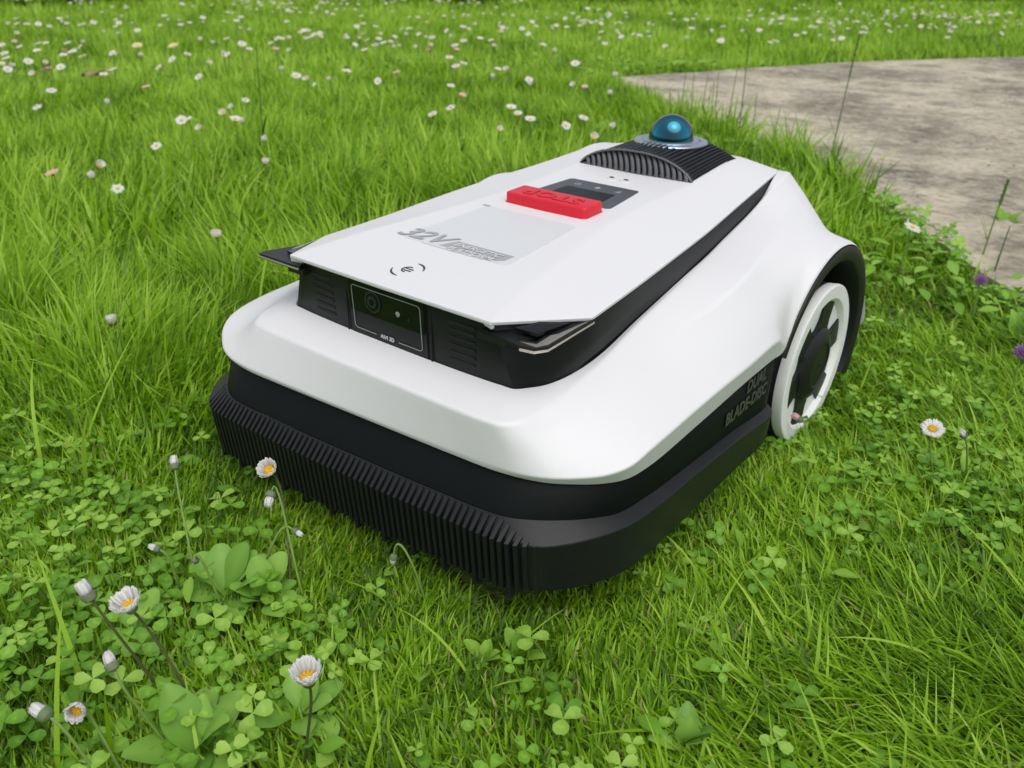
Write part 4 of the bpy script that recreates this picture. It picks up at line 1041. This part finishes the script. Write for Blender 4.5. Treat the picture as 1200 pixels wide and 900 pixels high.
def near_daisy(label, head, base, opening, R_=.0100, look=(0, -.3, 1), stem=None, petal=None, disc=True, calyx=None, bow=(0, 0, 0), seed=0, n=30, layers=2, stem_r=.0009):
    random.seed(seed+500); R_ *= 1.25; B_ = Vector(base); H_ = Vector(head)-B_; L_ = Vector(look).normalized()
    t = empty('daisy', label, 'daisy', base)
    q_ = L_.to_track_quat('Z', 'Y').to_matrix().to_4x4(); F_ = Matrix.Translation(H_)@q_
    bm = bmesh.new(); e_ = H_-L_*R_*.35; c1 = H_*.5+Vector(bow); P_ = []
    for k in range(11):
        u = k/10; P_.append((1-u)**3*Vector((0, 0, 0))+3*(1-u)**2*u*c1*.8+3*(1-u)*u*u*(e_-L_*H_.length*.22+Vector(bow)*.3)+u**3*e_)
    tube(bm, P_, [stem_r*(1.15-.2*k/10) for k in range(11)], 8); bm_obj('stem', bm, stem or M_STEM, t)
    bm = bmesh.new(); petal_bm(bm, R_, min(1, opening+.06), n, R_*.20, layers, 0, F_); o = bm_obj('petals', bm, petal or M_PETAL, t, True, 180)
    m_ = o.modifiers.new('solid', 'SOLIDIFY'); m_.thickness = .00015
    if disc or opening > .3:
        bm = bmesh.new(); r_ = R_*.36
        for ring, (rr_, zz) in enumerate(((0, .30), (.35, .28), (.65, .2), (.9, .06))):
            k_ = max(1, int(14*rr_)); 
            for j in range(k_):
                a = 6.283*j/k_+ring; c_ = Vector((r_*rr_*math.cos(a), r_*rr_*math.sin(a), r_*zz+R_*.10))
                lathe(bm, [(.0001, r_*.22), (r_*.16, r_*.12), (r_*.2, -.0003)], c_, 'z', 5)
        lathe(bm, [(.0001, r_*.34), (r_*.6, r_*.24), (r_, 0), (r_*.8, -r_*.4)], (0, 0, R_*.08), 'z', 14)
        for v in bm.verts: v.co = F_@v.co
        bm_obj('flower_disc', bm, M_YELLOW, t)
    bm = bmesh.new(); rc_ = R_*(.34 if opening > .5 else .40)
    lathe(bm, [(R_*.10, -R_*.34), (rc_*.75, -R_*.24), (rc_, -R_*.02), (rc_*1.02, R_*.12), (rc_*.9, R_*.16)], (0, 0, 0), 'z', 13)
    for v in bm.verts: v.co = F_@v.co
    bm_obj('calyx', bm, calyx or M_CALYX, t)
    return t
near_daisy('open daisy with orange-yellow centre and white-pink petals against the black bumper', (-.046, -.023, .070), (.010, -.058, GZ), .55, .0098, (.25, -.55, .8), stem=M_STEMB, seed=1, bow=(.01, 0, 0))
near_daisy('closed white daisy bud just under the yellow-centred daisy by the bumper', (-.038, -.031, .055), (.018, -.050, GZ), .12, .0088, (.3, -.55, -.55), disc=False, seed=2, calyx=M_GREYC)
near_daisy('half-open daisy with yellow centre on a dark stem, lower left corner', (.019, -.174, .075), (.047, -.160, GZ), .62, .0105, (-.05, -.25, .95), stem=M_STEMB, seed=3, bow=(-.004, .006, 0))
near_daisy('half-closed pink-tipped daisy with grey calyx beside the yellow-centred one, lower left', (-.010, -.185, .075), (.020, -.165, GZ), .18, .0100, (-.55, -.1, .75), stem=M_STEMB, calyx=M_GREYC, disc=False, seed=4)
near_daisy('drooping grey-white daisy bud on a pale bent stem below the half-closed daisy', (.037, -.199, .058), (.062, -.186, GZ), .08, .0085, (-.6, .1, .5), calyx=M_GREYC, disc=False, seed=5)
near_daisy('closed white daisy lying sideways at the left edge near the bottom', (.034, -.238, .050), (.066, -.225, GZ), .15, .0092, (-.85, -.2, .15), disc=False, seed=6)
near_daisy('white daisy seen edge-on behind a grass blade at the lower left', (.038, -.223, .045), (.060, -.215, GZ), .4, .0085, (.6, -.4, .35), disc=False, seed=7)
near_daisy('white daisy with upright ragged petals on a dark stem, bottom centre-left', (.144, -.139, .070), (.128, -.140, GZ), .52, .0110, (.05, -.1, 1), stem=M_STEMB, calyx=M_STEMB, seed=8, n=26)
near_daisy('small green nodding daisy bud in front of the bumper ribs', (.065, .000, .028), (.088, .010, GZ), .04, .0065, (-.1, -.15, -.95), disc=False, calyx=M_CALYX, seed=9, bow=(0, .0, .042))
near_daisy('white daisy bud with grey calyx on a long pale stem left of the bumper', (-.132, -.056, .055), (-.062, -.092, GZ), .10, .0085, (-.5, .3, .6), calyx=M_GREYC, disc=False, seed=10, bow=(.0, 0, .012))
near_daisy('white-topped daisy in the long grass left of the mower', (-.409, .043, .072), (-.395, .050, GZ), .35, .0090, (-.1, -.1, 1), calyx=M_STEMB, disc=False, seed=11)
near_daisy('tiny white bud low in the clover at the lower left', (-.070, -.112, .036), (-.060, -.105, GZ), .08, .0062, (-.6, -.3, .2), disc=False, calyx=M_GREYC, seed=12)
near_daisy('small grey nodding bud over the spoon-shaped leaves', (-.039, -.100, .034), (-.020, -.095, GZ), .05, .0058, (-.5, 0, -.8), disc=False, calyx=M_GREYC, seed=13, bow=(0, 0, .02))
near_daisy('small furry grey bud on a bent stalk under the bumper', (-.012, -.030, .032), (-.030, -.060, GZ), .05, .0062, (.9, .2, -.2), disc=False, calyx=M_GREYC, seed=14, bow=(0, 0, .02))
near_daisy('open white daisy in the clover right of the wheel', (.335, .413, .055), (.350, .425, GZ), .8, .0082, (.1, -.35, .8), seed=15)
near_daisy('white bud right of the open daisy in the clover', (.358, .439, .045), (.372, .452, GZ), .12, .0068, (-.3, -.3, .6), disc=False, seed=16)
near_daisy('pink daisy bud resting against the bottom of the wheel', (.222, .398, .030), (.236, .386, GZ), .15, .0080, (-.8, -.1, .35), petal=M_PINKP, disc=False, seed=17)

def clover_head(label, x, y, h):
    random.seed(int(x*1000)); t = empty('clover_flower', label, 'clover flower', (x, y, GZ))
    bm = bmesh.new(); tube(bm, [(0, 0, 0), (.003, 0, h*.5), (0, 0, h)], .0010, 6); bm_obj('stem', bm, M_STEM, t)
    bm = bmesh.new()
    for k in range(60):
        z = 1-2*(k+.5)/60; a = k*2.39996; r_ = math.sqrt(1-z*z); d = Vector((r_*math.cos(a), r_*math.sin(a), max(z, -.6)))
        c_ = Vector((0, 0, h+.004)); tube(bm, [c_+d*.003, c_+d*.0085+Vector((0, 0, .002))], [.0012, .0005], 4)
    bm_obj('floret_head', bm, M_PURPLE, t)
clover_head('purple clover flower by the corner of the concrete slab', .282, .835, .075)
clover_head('purple clover flower at the right edge below the slab', .366, .632, .072)

# ------------------------------------------------------------------ leafy plants standing out of the turf
M_WEED, rw = leaf_mat('weed_leaf', (.13, .32, .035), (.34, .58, .10), trans=.32, rough=.45)
M_WEEDB, _ = leaf_mat('bright_weed_leaf', (.20, .42, .03), (.34, .56, .08), trans=.35, rough=.45)
def rosette(label, x, y, n, size, kind='spoon', mat_=None, seed=0, lift=.35):
    random.seed(900+seed); t = empty('leafy_weed', label, 'weed', (x, y, GZ))
    V0, F0, T0 = leaf_template(kind)
    for k in range(n):
        a = 6.283*k/n*1.618+random.uniform(-.2, .2); s_ = size*random.uniform(.7, 1.1); el = random.uniform(.1, 1.0)*lift+(.5 if k > n*.6 else 0)
        M_ = Matrix.Rotation(a, 4, 'Z')@Matrix.Rotation(-el, 4, 'Y'); me = bpy.data.meshes.new('leaf')
        me.from_pydata([tuple(M_@(Vector((v[0]*s_, v[1]*s_*random.uniform(.98, 1.02), v[2]*s_)))+Vector((0, 0, .004))) for v in V0], [], F0)
        at = me.attributes.new('tint', 'FLOAT', 'POINT'); at.data.foreach_set('value', np.clip(T0*2+random.uniform(.1, .7), 0, 1).astype(np.float32))
        me.materials.append(mat_ or M_WEED)
        for p in me.polygons: p.use_smooth = True
        o = link(bpy.data.objects.new('leaf', me), t); sm = o.modifiers.new('smooth', 'SUBSURF'); sm.levels = 1; sm.render_levels = 1
rosette('rosette of spoon-shaped daisy leaves below the yellow-centred daisy', -.032, -.085, 14, .042, seed=1)
rosette('clump of upright spoon-shaped leaves beside the pale bent stems', -.005, -.070, 10, .038, seed=2, lift=.8)
rosette('broad-leaved rosette at the very bottom left, under the dark-stemmed daisy', .072, -.178, 12, .044, 'oval', seed=3)
rosette('bright green broad-leaved seedling below the bumper corner', .178, .012, 7, .022, 'oval', M_WEEDB, seed=4, lift=1.0)
rosette('small bright seedling left of the bumper corner seedling', .160, -.006, 6, .020, 'oval', M_WEEDB, seed=5, lift=.8)
rosette('single folded-leaf weed in the turf at the lower right', .305, .020, 5, .030, 'oval', seed=6, lift=1.1)
rosette('rounded leaf rosette among the clover at the left edge', -.045, -.150, 10, .034, 'spoon', seed=7)
rosette('grey-green broad leaf clump in front of the bottom daisy', .100, -.120, 9, .034, 'spoon', seed=8)
rosette('low green weed growing on top of the concrete slab', .215, 1.415, 9, .040, 'oval', M_WEEDB, seed=9, lift=.5)
rosette('leafy weed at the edge of the slab near the right border', .335, .850, 9, .045, 'oval', seed=10, lift=.6)
rosette('dark-leaved weed in the long grass behind the mower', -.75, 1.55, 12, .07, 'oval', seed=11, lift=.9)

def stalk(label, x, y, h, lean, headed, seed, mat_):
    random.seed(seed); t = empty('grass_stalk', label, 'grass stalk', (x, y, GZ)); r_ = .0017
    P_ = [Vector((lean[0]*u**1.5, lean[1]*u**1.5, h*u)) for u in np.linspace(0, 1, 8)]
    bm = bmesh.new(); tube(bm, P_, [r_*(1-.5*k/7) for k in range(8)], 6); bm_obj('stem', bm, mat_, t)
    if headed:
        bm = bmesh.new(); top = P_[-1]
        for k in range(34):
            u = k/33; c_ = P_[5].lerp(top, u)+Vector((0, 0, 0)); a = k*2.4; d = Vector((math.cos(a), math.sin(a), 1.2)).normalized()
            tube(bm, [c_, c_+d*.0055], [.0016, .0004], 4)
        bm_obj('seed_head', bm, mat_, t)
    for s in (-1, 1):
        u = .25+.15*random.random(); c_ = P_[2]; a = random.uniform(0, 6.28)
        Q = [c_+Vector((math.cos(a)*.05*v*s, math.sin(a)*.02*v, .075*v-.02*v*v)) for v in (0, .35, .7, 1)]
        bm = bmesh.new(); w_ = .0022; vs_ = [(bm.verts.new(p+Vector((0, w_*(1-i/3.4), 0))), bm.verts.new(p-Vector((0, w_*(1-i/3.4), 0))), ) for i, p in enumerate(Q)]
        for (a0, b0), (a1, b1) in zip(vs_, vs_[1:]): bm.faces.new((a0, b0, b1, a1))
        bm_obj('leaf', bm, mat_, t, True, 180)
M_STALK = mat('stalk_green', (.13, .22, .045), .6, noise=(60, .3)); M_STALKD = mat('stalk_dark', (.075, .15, .03), .6, noise=(60, .3))
G1 = 'grass stalks growing at the tip of the concrete slab'
stalk('tallest seed-headed grass stalk, in front of the slab right of the dome', -.191, 1.625, .300, (.012, .0), True, 1, M_STALKD)
for i, (x, y, h) in enumerate(((-.545, 1.907, .262), (-.546, 1.827, .196), (-.599, 1.858, .17), (-.685, 1.948, .15), (-.708, 1.928, .165), (-.732, 1.906, .155), (-.469, 1.822, .13), (-.404, 1.808, .11), (-.63, 1.90, .14), (-.66, 1.93, .12))):
    t_ = stalk('thin upright grass stalk in the row behind the sensor dome', x, y, h, ((-.02, .03)[i % 2]*h*1.5, .0), i == 0, 10+i, M_STALK if i else M_STALKD)
for o in COL.objects:
    if o.name.startswith('grass_stalk') and 'row behind' in o.get('label', ''): o['group'] = G1
[o for o in COL.objects if o.name.startswith('grass_stalk')][1]['label'] = 'dark headed grass stalk standing highest in the row behind the dome'
stalk('headed grass stalk standing alone at the slab edge on the right', .229, 1.172, .140, (.006, 0), True, 31, M_STALK)
stalk('short grass stalk beside the lone stalk on the right', .262, 1.094, .090, (.003, 0), False, 32, M_STALKD)
stalk('dark stalk rising from the lawn above the STOP button', -.822, 1.062, .145, (-.002, 0), False, 33, M_STALKD)
stalk('tall dark grass stalk in the long grass at the upper left', -1.178, .798, .27, (.006, .01), False, 34, M_STALKD)
stalk('grass stalk leaning over the slab edge below the tallest stalk', -.057, 1.404, .095, (.018, 0), False, 35, M_STALK)
stalk('short upright stalk next to the leaning one at the slab edge', -.012, 1.355, .088, (.003, 0), False, 36, M_STALK)

# dead leaves in the lawn
M_DEAD = leaf_mat('dead_leaf', (.36, .20, .13), (.58, .38, .28), trans=.2, rough=.7, attr=False)[0]
def dead_leaf(label, x, y, s_, yaw, z):
    V0, F0, T0 = leaf_template('oval'); M_ = Matrix.Rotation(yaw, 4, 'Z')
    o = mesh_obj('fallen_leaf', [tuple(M_@Vector((v[0]*s_, v[1]*s_*1.5, v[2]*s_*.9+.08*s_*math.sin(v[0]*9)))) for v in V0], F0, M_DEAD)
    o.modifiers.new('solid', 'SOLIDIFY').thickness = .001; o.location = (x, y, z); o['label'] = label; o['category'] = 'fallen leaf'
dead_leaf('curled pinkish-brown fallen leaf lying on the far lawn', -2.50, 1.05, .10, .6, .045)
dead_leaf('small reddish fallen leaf left of the curled brown one', -2.74, 1.02, .05, 1.5, .045)

# dark leafy shrubs bordering the far side of the lawn
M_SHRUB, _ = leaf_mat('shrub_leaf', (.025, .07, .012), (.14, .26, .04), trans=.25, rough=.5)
M_BARK = mat('shrub_bark', (.10, .075, .05), .9, noise=(30, .3), bump=(60, 1.))
def shrub(label, x, y, w, h, seed, z0=.08):
    r2 = np.random.default_rng(seed); t = empty('shrub', label, 'shrub', (x, y, GZ)); random.seed(seed)
    bm = bmesh.new()
    for k in range(9):
        a = 6.283*k/9+r2.uniform(-.3, .3); r_ = w*r2.uniform(.2, .42)
        tube(bm, [(0, 0, 0), (r_*.35*math.cos(a), r_*.35*math.sin(a), h*.35), (r_*math.cos(a), r_*math.sin(a), h*r2.uniform(.6, .9))], [.014, .009, .003], 5)
    bm_obj('branches', bm, M_BARK, t)
    n = int(5200*w*h/.6); c_ = r2.normal(0, 1, (40, 3)); c_ /= np.linalg.norm(c_, axis=1)[:, None]; c_ *= r2.uniform(.45, .95, (40, 1))
    k = r2.integers(0, 40, n); P_ = c_[k]+r2.normal(0, .17, (n, 3))
    px = P_[:, 0]*w/2; py = P_[:, 1]*w/2; pz = np.abs(P_[:, 2]+.15)*h*.62+z0+h*.08
    V0 = np.array([(0, 0, 0), (.35, .22, .05), (.8, .17, .03), (1, 0, -.05), (.8, -.17, .03), (.35, -.22, .05)]); s_ = r2.uniform(.025, .055, n)
    A = r2.normal(0, 1, (n, 3)); A /= np.linalg.norm(A, axis=1)[:, None]; Bv = np.cross(A, r2.normal(0, 1, (n, 3))); Bv /= np.linalg.norm(Bv, axis=1)[:, None]; Cv = np.cross(A, Bv)
    V = np.stack([px, py, pz], 1)[:, None]+s_[:, None, None]*(V0[None, :, 0:1]*A[:, None]+V0[None, :, 1:2]*Bv[:, None]+V0[None, :, 2:3]*Cv[:, None])
    loops = (np.arange(6)[None]+(np.arange(n)*6)[:, None]).ravel()
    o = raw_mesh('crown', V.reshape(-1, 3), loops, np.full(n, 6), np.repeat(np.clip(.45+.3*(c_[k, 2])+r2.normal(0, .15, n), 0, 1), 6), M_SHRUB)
    del o['kind']; o.parent = t
SH = [('low dark shrub at the far upper left corner of the lawn', -7.35, 2.75, .8, .45), ('low leafy shrub second from the left on the far border', -7.4, 3.35, .8, .5), ('leafy bush right of the left pair of border shrubs', -7.5, 4.05, .8, .6),
      ('dark bush at the top edge above the middle of the lawn', -5.55, 6.1, 1.2, .9), ('dark bush beyond the lawn above the dome', -4.6, 7.9, 1.1, .9), ('dark bush farthest to the right on the border', -1.9, 11.3, 1.6, 1.0), ('bush between the middle and dome border bushes', -5.9, 7.6, 1.2, 1.0), ('bush on the far border left of the rightmost one', -3.6, 10.2, 1.5, 1.1)]
for i, (lb, x, y, w, h) in enumerate(SH): shrub(lb, x, y, w, h, 60+i)
